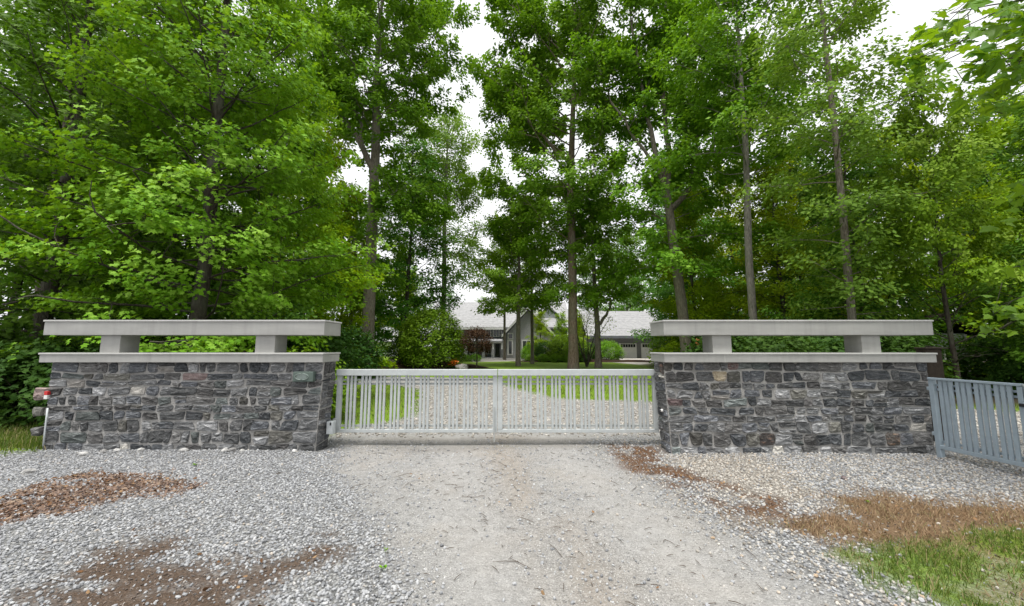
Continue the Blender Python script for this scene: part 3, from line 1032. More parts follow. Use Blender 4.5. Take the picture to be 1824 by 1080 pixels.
# porch
pr = prism('porch_roof', [(-2.6, hz(608)), (0, hz(603)), (0, hz(607)), (-2.6, hz(610.5))], X0, hx(897), ROOF, hs, 'x')
box('porch_beam', (X0, -2.5, hz(610) - 0.16), (hx(897), -2.25, hz(608) - 0.03), TRIM, hs)
for u in (802, 818, 834, 850, 864, 880, 895):
    cpost = box('porch_column', (hx(u) - 0.13, -2.5, hz(622)), (hx(u) + 0.13, -2.26, hz(610) - 0.165), TRIM, hs)
    c = cpost.location
    box('pedestal', (-0.2, -0.2, -0.3 - c.z), (0.2, 0.2, hz(622) - c.z - 0.004), HOUSE_STONE, cpost)
for u0, u1 in ((804, 814), (822, 831), (838, 847), (867, 875)):
    window(hs, hx(u0), hx(u1), hz(630), hz(613), -0.02, 1)
dr = box('door', (hx(883), -0.06, 0), (hx(890), 0.03, hz(613)), GLASS, hs)
box('frame', (hx(882) - dr.location.x, -0.02, -dr.location.z), (hx(883) - 0.004 - dr.location.x, 0.05, hz(613) - dr.location.z), TRIM, dr)
box('frame', (hx(890) + 0.004 - dr.location.x, -0.02, -dr.location.z), (hx(891) - dr.location.x, 0.05, hz(613) - dr.location.z), TRIM, dr)
box('porch_floor', (X0, -2.7, -0.2), (hx(897), -0.005, 0.12), HOUSE_STONE, hs)
# projecting gable
gx0, gx1 = hx(896), hx(984)
gm = (gx0 + gx1) / 2
prism('gable_wall', [(gx0 + 0.5, -0.3), (gx1 - 0.5, -0.3), (gx1 - 0.5, hz(597)), (gm, hz(556)), (gx0 + 0.5, hz(597))], -2.3, 4.0, HOUSE_STONE, hs)
prism('gable_roof', [(gx0 - 0.1, hz(601)), (gm, hz(552)), (gx1 + 0.1, hz(601)), (gx1 + 0.1, hz(601) + 0.25), (gm, hz(552) + 0.28), (gx0 - 0.1, hz(601) + 0.25)], -2.75, 5.5, ROOF, hs)
prism('gable_trim', [(gx0 - 0.12, hz(601) - 0.13), (gm, hz(552) - 0.16), (gx1 + 0.12, hz(601) - 0.13), (gx1 + 0.12, hz(601) + 0.2), (gm, hz(552) + 0.22), (gx0 - 0.12, hz(601) + 0.2)], -2.83, -2.755, TRIM, hs)
window(hs, hx(906), hx(913), hz(604), hz(596), -2.32, 0)
window(hs, hx(906), hx(912), hz(630), hz(608), -2.32, 0, 0.14)
window(hs, hx(930), hx(950), hz(630), hz(608), -2.32, 2, 0.14)
# small dormer gable high on the roof
dx0, dx1 = hx(964), hx(992)
dm = (dx0 + dx1) / 2
prism('dormer', [(dx0, hz(585)), (dx1, hz(585)), (dx1, hz(561)), (dm, hz(549)), (dx0, hz(561))], 1.0, 5.0, PALEWALL, hs)
prism('dormer_roof', [(dx0 - 0.4, hz(562)), (dm, hz(546)), (dx1 + 0.4, hz(562)), (dx1 + 0.4, hz(560)), (dm, hz(543.5)), (dx0 - 0.4, hz(560))], 0.6, 5.2, ROOF, hs)

ga = empty('garage', (0, HY - 1.0, 0), 'garage wing with wide grey shingle roof and white panelled doors', 'garage')
A0, A1 = hx(1012), hx(1200)
box('wall', (A0, 0, -0.3), (A1, 8.0, hz(601)), HOUSE_STONE, ga)
prism('roof', [(-0.8, hz(601) - 0.05), (4.3, hz(561) + 0.55), (9.2, hz(601) - 0.05), (9.2, hz(601) + 0.15), (4.3, hz(561) + 0.8), (-0.8, hz(601) + 0.15)], hx(1040), A1 + 0.6, ROOF, ga, 'x')
box('fascia', (hx(1040), -0.9, hz(602) - 0.12), (A1 + 0.6, -0.812, hz(601) + 0.14), SIDING, ga)
for (u0, u1) in ((1064, 1090), (1098, 1128), (1136, 1166), (1172, 1196)):
    dz = hz(612)
    d_ = box('garage_door', (hx(u0), -0.10, 0.0), (hx(u1), -0.01, dz), GARAGE_DOOR, ga)
    c = d_.location
    n = 6
    s = (hx(u1) - hx(u0) - 0.3) / n
    for i in range(n):
        box('pane', (hx(u0) + 0.15 + i * s + 0.035 - c.x, -0.09, dz - 0.52 - c.z), (hx(u0) + 0.15 + (i + 1) * s - 0.035 - c.x, -0.05, dz - 0.12 - c.z), GLASS, d_)
    for z in (0.42, 0.84, 1.26):
        box('panel_seam', (hx(u0) + 0.02 - c.x, -0.052, z - c.z - 0.012), (hx(u1) - 0.02 - c.x, -0.046, z - c.z + 0.012), TRIM, d_)

# pale outbuilding seen past the big trunk
ob = empty('outbuilding', (-23.5, 62, 0), 'pale blue-white outbuilding far off between the tree trunks', 'building')
box('wall', (-4, 0, -0.2), (4.5, 6, 2.35), PALEWALL, ob)
prism('roof', [(-0.6, 2.25), (3, 3.9), (6.6, 2.25), (6.6, 2.4), (3, 4.1), (-0.6, 2.4)], -4.4, 4.9, ROOF, ob, 'x')
box('door', (1.0, -0.06, -0.1), (2.0, -0.005, 1.95), TRIM, ob)
window(ob, -2.6, -1.5, 0.8, 1.8, -0.02, 1)

# grey-green shed in the shade on the right
sh = empty('shed', (at(1694, 640, 17).x, 17.0, 0), 'grey-green shed wall in the shade behind blue-grey side gate', 'shed')
box('wall', (-1.6, 0, -0.1), (0.75, 3.0, 2.15), SHEDWALL, sh)
prism('roof', [(-2.0, 2.1), (-0.4, 2.9), (1.15, 2.1), (1.15, 2.2), (-0.4, 3.02), (-2.0, 2.2)], -0.3, 3.3, DKPOST, sh)
box('corner_board', (0.68, -0.035, -0.1), (0.79, -0.004, 2.12), TRIM, sh)
window(sh, -0.35, -0.1, 1.0, 1.5, -0.02, 0, 0.04)
buf = Buf()
p = at(1725, 650, 15.8)
tube(buf, [(p.x, 15.8, -0.1), (p.x - 0.02, 15.8, 0.6), (p.x - 0.06, 15.8, 1.25)], [0.05] * 3, 8, True)
tag(link('white_post', buf.mesh('white_post', WHITE)), 'slim white post standing beside the shaded shed', 'post')

# boulders, orange flowers and mulch island behind the gate
MULCH = M('mulch')
v = MULCH.wpos()
f_ = MULCH.noise(v, 22, 5, 0.75)
MULCH = MULCH.done(MULCH.principled(MULCH.ramp(f_, [(0.3, (0.022, 0.015, 0.011)), (0.6, (0.065, 0.043, 0.03)), (0.8, (0.13, 0.09, 0.065))]), 0.95, 0.05, 0, MULCH.bump(f_, 1.0, 0.06)))


def mound(name, cx, cy, rx, ry, h, mat, seed):
    nr, na = 14, 48
    v, f = [(cx, cy, h)], []
    for i in range(1, nr + 1):
        for k in range(na):
            t = 2 * math.pi * k / na
            rr = i / nr
            x, y = cx + rx * rr * math.cos(t), cy + ry * rr * math.sin(t)
            n = float(fbm(np.array([x * 1.3]), np.array([y * 1.3]), seed)[0] - 0.5)
            v.append((x, y, h * (1 - rr ** 2) * (1 + 0.9 * n) + 0.03 * n - 0.03 * rr ** 4))
    for k in range(na):
        f.append((0, 1 + k, 1 + (k + 1) % na))
        for i in range(nr - 1):
            a, b = 1 + i * na + k, 1 + i * na + (k + 1) % na
            f.append((a, a + na, b + na, b))
    me = bpy.data.meshes.new(name)
    me.from_pydata(v, [], f)
    me.materials.append(mat)
    me.polygons.foreach_set('use_smooth', [True] * len(f))
    return tag(link(name, me), kind='structure')


mound('mulch_bed', -6.6, 29.5, 5.0, 1.9, 0.5, MULCH, 4)
mound('mulch_bed', 8.4, 41.0, 9.0, 2.0, 0.22, MULCH, 14)


def rock_mesh(name, sx, sy, sz, seed, mat, sub=2, amp=0.28):
    r = random.Random(seed)
    bm = bmesh.new()
    bmesh.ops.create_icosphere(bm, subdivisions=sub, radius=1.0)
    ph = [r.uniform(0, 6) for _ in range(6)]
    for v in bm.verts:
        c = v.co
        k = 1 + amp * (math.sin(2.1 * c.x + ph[0]) * math.cos(1.8 * c.y + ph[1]) + 0.5 * math.sin(4.3 * c.z + ph[2] + 2 * c.x)) + r.uniform(-0.09, 0.09)
        v.co = Vector((c.x * sx * k, c.y * sy * k, max(c.z, -0.55) * sz * k))
    me = bpy.data.meshes.new(name)
    bm.to_mesh(me)
    bm.free()
    me.materials.append(mat)
    return me


ROCK_PALE = mat_stone('rock_pale', (0.26, 0.255, 0.24), (0.42, 0.415, 0.40), (0.58, 0.575, 0.56), 0.2, (1, 1, 1))
ROCK_GREY = mat_stone('rock_grey', (0.16, 0.155, 0.145), (0.27, 0.26, 0.245), (0.40, 0.39, 0.37), 0.2, (0.3, 0.3, 0.3))
ROCK_PINK = mat_stone('rock_pink', (0.20, 0.15, 0.13), (0.34, 0.27, 0.24), (0.46, 0.40, 0.36), 0.2, (0.3, 0.3, 0.3))
p = at(823, 652, 27.4)
tag(link('boulder', rock_mesh('boulder', 0.42, 0.35, 0.33, 3, ROCK_GREY, 3), None, (p.x, 27.4, 0.12)), 'rounded grey boulder beside orange flowers on the mulch', 'boulder', 'boulders on the mulch')
p = at(702, 646, 29.2)
tag(link('boulder', rock_mesh('boulder', 0.62, 0.4, 0.3, 9, ROCK_PINK, 3), None, (p.x, 29.2, 0.42)), 'low pinkish boulder on the mulch near the big trunk', 'boulder', 'boulders on the mulch')

# ------------------------------------------------------------------ trees
def mirror(half):
    return [(0.0, 0.0)] + half + [(0.0, 1.0)] + [(-x, y) for x, y in reversed(half)]


LEAF_SHAPES = {
    'maple': np.array(mirror([(0.30, -0.06), (0.25, 0.14), (0.56, 0.36), (0.27, 0.45), (0.22, 0.64)])),
    'maple_s': np.array(mirror([(0.40, 0.08), (0.24, 0.30), (0.50, 0.52), (0.17, 0.62)])),
    'oak': np.array([(0, 0), (0.22, 0.35), (0.30, 0.68), (0, 1.0), (-0.30, 0.68), (-0.22, 0.35)]),
    'lance': np.array([(0, 0), (0.31, 0.45), (0, 1.0), (-0.31, 0.45)]),
}


def norm(a):
    return a / (np.linalg.norm(a, axis=-1, keepdims=True) + 1e-9)


def leaf_mesh(name, P, N, F, size, shape, mat, tint, cup=0.12):
    """P positions, N normals, F pointing directions, one leaf outline each"""
    F = norm(F - N * np.sum(F * N, -1, keepdims=True))
    S = np.cross(F, N)
    o = LEAF_SHAPES[shape]
    n = len(o)
    lx = o[:, 0][None] * size[:, None]
    ly = o[:, 1][None] * size[:, None]
    lz = -cup * (np.abs(o[:, 0])[None] ** 1.0 + (o[:, 1][None] - 0.4) ** 2 * 0.8) * size[:, None]
    V = P[:, None] + S[:, None] * lx[..., None] + F[:, None] * ly[..., None] + N[:, None] * lz[..., None]
    f = np.arange(len(P) * n).reshape(-1, n)
    return np_mesh(name, V.reshape(-1, 3), [f], mat, False, tint)


def path_at(pts, s):
    pts = np.asarray(pts)
    seg = np.linalg.norm(np.diff(pts, axis=0), axis=1)
    cum = np.concatenate([[0], np.cumsum(seg)])
    t = np.clip(s, 0, 1) * cum[-1]
    i = min(np.searchsorted(cum, t, side='right') - 1, len(seg) - 1)
    k = (t - cum[i]) / (seg[i] + 1e-9)
    return pts[i] + (pts[i + 1] - pts[i]) * k, norm(pts[i + 1] - pts[i])


def rot_z(v, a):
    c, s = math.cos(a), math.sin(a)
    return np.array([v[0] * c - v[1] * s, v[0] * s + v[1] * c, v[2]])


def grow_branch(rng, p, d, L, n=6, curl=0.0, wob=0.10):
    pts = [np.array(p, float)]
    d = norm(np.array(d, float))
    for i in range(n):
        d = norm(d + np.array([0, 0, curl / n]) + rng.normal(0, wob, 3))
        pts.append(pts[-1] + d * L / n)
    return np.array(pts)


def tree_meshes(seed, trunk, rad, leaf_mat, bark, c0=0.3, c1=1.0, R_=5.0, n_limbs=34, profile=None, el=(5, 55), curl=0.25, sec_step=0.55, sec_len=0.42,
                spray_step=0.42, n_leaf=26, leaf=0.16, shape='maple_s', spread=0.55, flat=0.22, az_bias=None, extra=(), trunk_sides=12, droop=0.25, keep=None, low_fill=None, min_len=0.8, up=0.85, outw=0.6, ymin=None):
    """trunk: polyline in local coordinates. Limbs leave it, side branches leave them, and every side branch carries flat leafy sprays"""
    rng = np.random.default_rng(seed)
    wood = Buf()
    trunk = np.array(trunk, float)
    T = np.linspace(0, 1, 22)
    tp = np.array([path_at(trunk, s)[0] for s in T])
    wobble = rng.normal(0, 0.02, tp.shape).cumsum(0) * 0.35
    wobble[0] = 0
    wobble[:, 2] = 0
    tp = tp + wobble * rad[0]* 4
    tr = np.interp(T, np.linspace(0, 1, len(rad)), rad)
    tr[0] *= 1.35
    tr[1] *= 1.06
    if len(tp) > 2:
        tp[0][2] -= 0.15
    tube(wood, tp, tr, trunk_sides, False, 0.10, rng)
    limbs = []
    for i in range(n_limbs):
        h = c0 + (c1 - c0) * (i + rng.random() * 0.8) / n_limbs
        hf = (h - c0) / (c1 - c0)
        p, d = path_at(tp, h)
        az = i * 2.39996 + rng.normal(0, 0.35)
        L = R_ * (profile(hf) if profile else math.sin(math.pi * (0.12 + 0.83 * hf)) ** 0.8) * rng.uniform(0.72, 1.12)
        if az_bias:
            L *= az_bias(az, hf)
        if L < 0.35:
            continue
        e = R(el[0] + (el[1] - el[0]) * hf + rng.normal(0, 9))
        dd = np.array([math.cos(az) * math.cos(e), math.sin(az) * math.cos(e), math.sin(e)])
        pts = grow_branch(rng, p, dd, L, 7, curl * rng.uniform(0.5, 1.4), 0.10)
        r0 = min(0.5 * float(np.interp(h, T, tr)), 0.0065 * L + 0.008)
        if ymin is not None and pts[:, 1].min() < ymin:
            pts[:, 1] = np.maximum(pts[:, 1], ymin + 0.25 * (pts[:, 1] - ymin))
            pts[:, 1] = np.maximum(pts[:, 1], ymin - 0.05)
        limbs.append((pts, r0, L))
    for (pts, r0) in extra:
        pts = np.array(pts, float)
        pts = np.array([path_at(pts, s)[0] for s in np.linspace(0, 1, 12)])
        pts[1:-1] += rng.normal(0, 0.06, (10, 3))
        tube(wood, pts, np.linspace(r0, r0 * 0.25, 12), 8, False, 0.08, rng)
        Lx = float(np.linalg.norm(np.diff(pts, axis=0), axis=1).sum())
        for k in range(max(6, int(Lx * 1.6))):
            s = 0.35 + 0.65 * (k + rng.random()) / max(6, int(Lx * 1.6))
            p, d = path_at(pts, s)
            dd = norm(d * 0.5 + norm(rng.normal(0, 1, 3)) * 1.0 + np.array([0, 0, 0.25]))
            L = R_ * 0.5 * rng.uniform(0.5, 1.0)
            limbs.append((grow_branch(rng, p, dd, L, 6, curl, 0.12), min(r0 * 0.4, 0.014 * L + 0.01), L))
    C_, D_ = [], []
    for (pts, r0, L) in limbs:
        tube(wood, pts, np.linspace(r0, 0.007, len(pts)), 6)
        ns = max(3, int(L / sec_step))
        for k in range(ns):
            s = 0.16 + 0.84 * (k + rng.random() * 0.9) / ns
            p, d = path_at(pts, s)
            sg = 1 if k % 2 else -1
            dd = rot_z(d, sg * rng.uniform(0.5, 1.25))
            dd[2] += rng.normal(0.08, 0.22)
            l2 = max(min_len * 0.5, sec_len * L * (1.05 - 0.75 * s)) * rng.uniform(0.6, 1.25) + 0.25
            sp = grow_branch(rng, p, dd, l2, 4, 0.1 - droop * 0.5, 0.14)
            if ymin is not None and sp[:, 1].min() < ymin - 0.1:
                continue
            tube(wood, sp, np.linspace(max(0.006, r0 * 0.30), 0.003, 5), 4)
            m = max(1, int(l2 / spray_step + 0.6))
            for q in range(m):
                ss = 0.3 + 0.7 * (q + rng.random()) / m
                c, d2 = path_at(sp, ss)
                C_.append(c)
                D_.append(norm(rot_z(d2, rng.normal(0, 0.6))))
        C_.append(pts[-1])
        D_.append(norm(pts[-1] - pts[-2]))
    Cn, Dn = np.array(C_), np.array(D_)
    if keep is not None:
        k = keep(Cn)
        Cn, Dn = Cn[k], Dn[k]
    S = len(Cn)
    cnt = np.maximum(4, rng.poisson(n_leaf, S))
    idx = np.repeat(np.arange(S), cnt)
    c, d = Cn[idx], Dn[idx].copy()
    d[:, 2] *= 0.4
    d = norm(d)
    n = len(idx)
    lat = norm(np.cross(d, np.array([0, 0, 1.0])) + 1e-6)
    a = rng.beta(1.6, 1.3, n) * 1.25 - 0.3
    b = rng.normal(0, 0.42, n)
    hgt = rng.normal(0, flat, n)
    P = c + (d * a[:, None] + lat * b[:, None]) * spread
    P[:, 2] += hgt * spread - droop * (np.maximum(a, 0) ** 2 + b ** 2 * 0.6) * spread
    out_ = norm(np.stack([P[:, 0] - np.interp(P[:, 2], tp[:, 2], tp[:, 0]), P[:, 1] - np.interp(P[:, 2], tp[:, 2], tp[:, 1]), np.zeros(n)], 1))
    N = norm(np.array([0, 0, 1.0]) * up + rng.normal(0, 0.5, (n, 3)) + out_ * outw + d * 0.1)
    F = norm(d * 0.7 + lat * (np.sign(b) * rng.uniform(0.2, 1.1, n))[:, None] + rng.normal(0, 0.35, (n, 3)) + np.array([0, 0, -0.35]))
    size = leaf * rng.uniform(0.65, 1.2, n)
    st = rng.random(S)[idx]
    tint = np.clip(0.12 + 0.42 * st + 0.3 * rng.random(n) + 0.18 * np.clip(a, 0, 1), 0, 1)
    crown = leaf_mesh('crown', P, N, F, size, shape, leaf_mat, tint)
    return wood.mesh('trunk', bark, True), crown


NLEAF = [0]


def plant_tree(name, meshes, loc, label, cat='tree', group=None, rz=0.0, scale=1.0):
    t = empty(name, loc, label, cat, group, rz)
    t.scale = (scale,) * 3 if not isinstance(scale, tuple) else scale
    link('trunk', meshes[0], t)
    link('crown', meshes[1], t)
    return t


def tip_profile(hf):
    return math.sin(math.pi * (0.2 + 0.75 * hf)) ** 0.7


# --- big maples crowding the wall with the intercom: branches down to the cap
def full_profile(hf):
    return 0.98 - 0.55 * hf ** 1.6


def front_ok(C_):
    """branches stay behind the stone walls"""
    return None


m1 = tree_meshes(11, [(0, 0, 0), (0.1, 0.1, 4), (0.0, 0.2, 9), (0.2, 0, 15.5)], [0.19, 0.15, 0.1, 0.03], LEAF_MAPLE, BARK_DARK, 0.10, 0.98, 4.3, 100, full_profile, (-4, 58), 0.1, 0.52, 0.45,
                 0.42, 44, 0.115, 'maple_s', 0.5, 0.15, lambda az, h: 1.0 - 0.12 * max(0.0, math.cos(az)), (), 12, 0.34, lambda c: c[:, 1] > -2.6, ymin=-2.6)
plant_tree('maple_tree', m1, (-8.0, 9.7, 0), 'dense light-green maple whose low sprays hang just above the two-tier cap with the intercom', group='maples behind the stone wall')
m2 = tree_meshes(23, [(0, 0, 0), (0.2, 0.1, 5), (0.1, 0.2, 10), (0.2, 0, 16)], [0.2, 0.16, 0.1, 0.03], LEAF_SHADED, BARK_DARK, 0.07, 0.98, 4.6, 66, full_profile, (-8, 55), 0.1, 0.56, 0.45,
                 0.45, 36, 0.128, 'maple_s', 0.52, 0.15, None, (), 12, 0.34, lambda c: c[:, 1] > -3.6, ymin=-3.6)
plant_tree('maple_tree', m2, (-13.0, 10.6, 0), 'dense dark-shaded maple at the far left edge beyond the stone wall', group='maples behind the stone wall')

# --- forest trees: four kinds, each placed several times
KINDS = []
for k, (sd, H, R0, lm, bk, nl, cc) in enumerate([(101, 13.0, 3.7, LEAF_BRIGHT, BARK_DARK, 52, 0.07), (102, 14.5, 3.9, LEAF_SHADED, BARK_DARK, 54, 0.08),
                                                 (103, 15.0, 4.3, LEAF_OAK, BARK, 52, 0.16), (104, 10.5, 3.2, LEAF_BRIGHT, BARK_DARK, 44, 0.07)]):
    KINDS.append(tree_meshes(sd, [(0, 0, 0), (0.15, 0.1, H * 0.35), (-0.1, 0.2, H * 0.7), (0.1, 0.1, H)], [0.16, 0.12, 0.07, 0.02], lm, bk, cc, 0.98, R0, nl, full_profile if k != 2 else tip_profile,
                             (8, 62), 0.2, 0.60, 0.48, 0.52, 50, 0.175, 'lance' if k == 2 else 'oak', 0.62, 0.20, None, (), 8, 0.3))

fr = random.Random(77)


def forest(kind, x, y, s, label, group, z=0.0):
    return plant_tree('forest_tree', KINDS[kind], (x, y, z), label, 'tree', group, fr.uniform(0, 6.28), (s * fr.uniform(0.92, 1.08), s * fr.uniform(0.92, 1.08), s))


GL, GRt, GF = 'trees in the wood behind the left wall', 'trees in the wood behind the right wall', 'far trees behind the house'
for (k, x, y, s) in ((1, -11.2, 17.0, 1.05), (1, -13.6, 15.0, 1.1), (2, -17, 14, 1.1), (1, -17.5, 20, 1.15), (0, -12.5, 22, 1.15), (1, -22, 17, 1.1), (2, -25, 24, 1.3), (0, -18.5, 29, 1.1)):
    forest(k, x, y, s, ['bright yellow-green', 'deep green', 'mid-green', 'bright green'][k] + ' tree in the dense wood behind the intercom wall and its front maples', GL)
for (k, x, y, s, lab) in ((0, -15.8, 31.5, 1.5, 'bright yellow-green tree just left of the big pale trunk, behind it'),
                          (3, -16.6, 38, 1.05, 'small bright tree with thin dark stem right of the big pale trunk'),
                          (0, -12.4, 43, 0.95, 'rounded bright-green tree filling the gap behind the large bush'),
                          (1, -10.6, 38.5, 1.5, 'tall green tree close behind the right side of the thick oak trunk'),
                          (3, 3.2, 43.5, 0.50, 'small bright garden tree in front of the house gable'),
                          (3, 5.3, 42.2, 0.46, 'small bright garden tree just left of the reddish-brown oak trunk'),
                          (3, 7.6, 46, 0.50, 'small bright garden tree between oak trunk and garage roof')):
    forest(k, x, y, s, lab, None)
for (k, x, y, s) in ((0, 12.8, 27, 0.95), (0, 16.0, 23, 0.95), (1, 15.2, 16.8, 0.80), (0, 19.4, 19.5, 0.95), (0, 21.5, 15.0, 0.88), (1, 24.5, 19, 0.95), (2, 27, 24, 0.95), (1, 19.5, 26, 1.05), (0, 24.5, 29, 1.1),
                     (1, 14.8, 33, 1.0), (0, 30, 18, 0.95), (1, 17.6, 11.6, 0.72), (0, 20.8, 10.2, 0.70), (1, 34, 27, 1.1), (1, 17.4, 38, 1.5), (0, 22.5, 39, 1.5), (1, 28.5, 36, 1.45)):
    forest(k, x, y, s, ['bright yellow-green', 'deep green', 'mid-green', 'bright green'][k] + ' leafy tree in the dense wood behind the wall with the tan stone', GRt)
for i, (k, x, y, s) in enumerate(((2, -36, 70, 1.2), (1, -27, 74, 1.25), (2, -19, 72, 1.05), (1, -12.5, 76, 0.85), (2, -6, 80, 0.74), (1, 1, 82, 0.80), (2, 8, 80, 0.92), (1, 15, 76, 1.35), (2, 22, 74, 1.6),
                                (1, 19, 62, 1.05), (2, 26, 60, 1.2), (1, 34, 58, 1.3), (1, -34, 52, 1.2), (2, -29, 42, 1.25), (1, 30, 44, 1.2), (2, 41, 48, 1.3), (2, -46, 60, 1.4), (2, -38, 34, 1.4), (1, 44, 34, 1.3))):
    forest(k, x, y, s, ['bright yellow-green', 'deep green', 'mid-green', 'bright green'][k] + (' far tree left of the house' if x < -8 else ' far tree behind the house roof' if x < 8 else ' far tree beyond the garage'), GF)

# --- the tall trees round the drive
T1 = tree_meshes(31, [(0, 0, 0), (0.0, 0, 8), (0.05, 0, 16), (-0.2, 0.3, 24), (0.2, 0, 31)], [0.47, 0.40, 0.34, 0.2, 0.04], LEAF_OAK, BARK, 0.55, 0.99, 8.0, 46, lambda h: 0.66 + 0.4 * math.sin(math.pi * min(1, h * 1.05)), (-5, 60), 0.2, 0.95, 0.42,
                 0.80, 88, 0.28, 'lance', 0.74, 0.30, None,
                 [([(0, 0, 14.6), (-0.9, -0.2, 16.4), (-1.6, -0.2, 17.8), (-2.9, 0, 19.6), (-4.2, 0.4, 22.0), (-5.0, 0.5, 25)], 0.24), ([(-1.1, -0.2, 16.6), (-1.2, -0.1, 18.2), (-1.1, 0.2, 20.0)], 0.16),
                  ([(0.2, -0.2, 9.4), (1.0, -0.5, 10.0), (2.0, -0.7, 10.3)], 0.05), ([(-0.2, -0.2, 8.6), (-0.8, -0.4, 9.2), (-1.5, -0.6, 9.4)], 0.05), ([(0.2, 0, 11.8), (1.2, 0.2, 13.0), (2.2, 0.3, 13.6)], 0.06)], 16, 0.3)
plant_tree('oak_tree', T1, (at(653, 657, 28).x, 28, 0), 'tall oak with thick bare trunk forking left, nearest trunk to the intercom wall')
T2 = tree_meshes(37, [(0, 0, 0), (0.05, 0, 7), (0.0, 0, 13), (0.35, 0.2, 20), (0.6, 0, 29)], [0.34, 0.30, 0.25, 0.16, 0.03], LEAF_OAK, BARK_RED, 0.27, 0.99, 6.8, 64, lambda h: 0.55 + 0.55 * math.sin(math.pi * min(1, h * 1.02)), (5, 60), 0.25, 0.98, 0.42,
                 0.80, 90, 0.28, 'lance', 0.74, 0.30, lambda az, h: 1.0 + 0.36 * math.cos(az - math.pi), [([(0.1, 0, 15), (-1.6, 0, 17), (-3.6, 0.2, 19.5), (-5.0, 0.2, 22)], 0.14)], 14, 0.3)
plant_tree('oak_tree', T2, (at(1021, 657, 28).x, 28, 0), 'tall reddish-brown trunked oak standing behind the middle of the gate')
T3 = tree_meshes(41, [(0, 0, 0), (0.0, 0, 3), (-0.15, 0, 6), (-0.2, 0.2, 10), (0, 0, 14)], [0.24, 0.2, 0.15, 0.09, 0.02], LEAF_MAPLE, BARK, 0.34, 0.99, 4.4, 36, tip_profile, (0, 50), 0.2, 0.6, 0.42,
                 0.62, 64, 0.22, 'lance', 0.68, 0.22, None, [([(0, 0, 3.2), (0.45, 0, 3.7), (1.0, 0.1, 4.6), (1.5, 0.1, 6.5)], 0.13)], 12, 0.3)
plant_tree('maple_tree', T3, (at(1066, 655, 29.5).x, 29.5, 0), 'maple forking low to the right beside the reddish-brown oak trunk')
T7 = tree_meshes(43, [(0.0, 0, 0), (-0.25, 0, 5), (-0.72, 0, 10), (-1.0, 0.1, 13)], [0.35, 0.31, 0.28, 0.2], LEAF_OAK, BARK, 0.50, 0.99, 5.0, 18, tip_profile, (-10, 40), 0.2, 0.9, 0.42, 0.80, 86, 0.27, 'lance', 0.72, 0.30, None,
                 [([(-0.8, 0, 10.6), (-1.3, 0, 13), (-1.7, 0.2, 16), (-2.2, 0.4, 20), (-2.6, 0.4, 25)], 0.2), ([(-0.85, 0, 11), (-0.5, 0, 14), (-0.6, 0.4, 18), (-0.2, 0.6, 24), (0, 0.5, 27)], 0.2),
                  ([(-0.7, 0, 10.2), (0.6, -0.1, 11.6), (1.9, -0.1, 13.6), (3.2, 0, 16.5), (4.6, 0, 19.5)], 0.19), ([(0.6, -0.1, 11.6), (1.4, 0.3, 14.5), (1.9, 0.5, 18), (2.6, 0.5, 23)], 0.13),
                  ([(-1.3, 0, 13), (-2.6, 0, 15), (-4.2, 0.3, 18), (-5, 0.3, 21)], 0.12), ([(1.9, -0.1, 13.6), (3.4, -0.4, 14.4), (5.4, -0.5, 16)], 0.09)], 14, 0.3)
plant_tree('oak_tree', T7, (at(1224, 622, 24).x, 24, 0), 'leaning oak dividing into many bare limbs behind the inner end of the tan-stone wall')
T8 = tree_meshes(47, [(0, 0, 0), (0.0, 0, 6), (0.25, 0, 12), (0.4, 0.2, 18), (0.4, 0, 24)], [0.2, 0.175, 0.15, 0.1, 0.02], LEAF_OAK, BARK_PALE, 0.44, 0.99, 5.0, 40, tip_profile, (5, 50), 0.2, 0.85, 0.42,
                 0.72, 84, 0.23, 'lance', 0.68, 0.28, None, (), 12, 0.3)
plant_tree('straight_tree', T8, (at(1346, 625, 20).x, 20, 0), 'straight slim tree with pale grey bare trunk behind the middle of the right wall')
T9 = tree_meshes(53, [(0, 0, 0), (0.05, 0, 5), (0.1, 0, 10), (0.1, 0.1, 18)], [0.14, 0.12, 0.09, 0.015], LEAF_GREY, BARK, 0.15, 0.99, 2.5, 52, lambda h: 0.55 + 0.5 * math.sin(math.pi * h), (0, 45), 0.15, 0.5, 0.42,
                 0.42, 46, 0.16, 'lance', 0.6, 0.32, None, (), 10, 0.3)
plant_tree('slender_tree', T9, (at(1521, 620, 14).x, 14, 0), 'slender tree feathered with small leafy shoots behind the outer half of right wall')
T10 = tree_meshes(59, [(0, 0, 0), (0.1, 0, 8), (0, 0, 15), (0.2, 0.2, 27)], [0.3, 0.25, 0.2, 0.03], LEAF_GREY, BARK_PALE, 0.34, 0.99, 6.2, 48, tip_profile, (5, 55), 0.25, 0.85, 0.42, 0.65, 46, 0.28, 'lance', 0.95, 0.38, None, (), 10, 0.3)
plant_tree('ash_tree', T10, (at(788, 560, 42).x, 42, 0), 'greyish tree with pale slim trunk rising behind the large bush')
T4 = tree_meshes(61, [(0, 0, 0), (0.0, 0, 4), (0.1, 0, 8), (0, 0, 13)], [0.2, 0.17, 0.12, 0.02], LEAF_MAPLE, BARK, 0.33, 0.99, 4.4, 38, full_profile, (2, 50), 0.2, 0.65, 0.42, 0.68, 60, 0.23, 'lance', 0.70, 0.22, None, (), 10, 0.3)
plant_tree('maple_tree', T4, (at(923, 652, 32).x, 32, 0), 'mid-sized maple on the lawn, in front of the house gable')
plant_tree('maple_tree', T4, (at(948, 648, 36).x, 36, 0), 'thinner maple just right of and behind the one before the gable', rz=2.1, scale=(0.8, 0.8, 1.1))
plant_tree('maple_tree', T4, (at(899, 641, 46).x, 46, 0), 'slim maple on the concrete edge in front of the porch columns', rz=4.0, scale=(0.8, 0.8, 1.25))
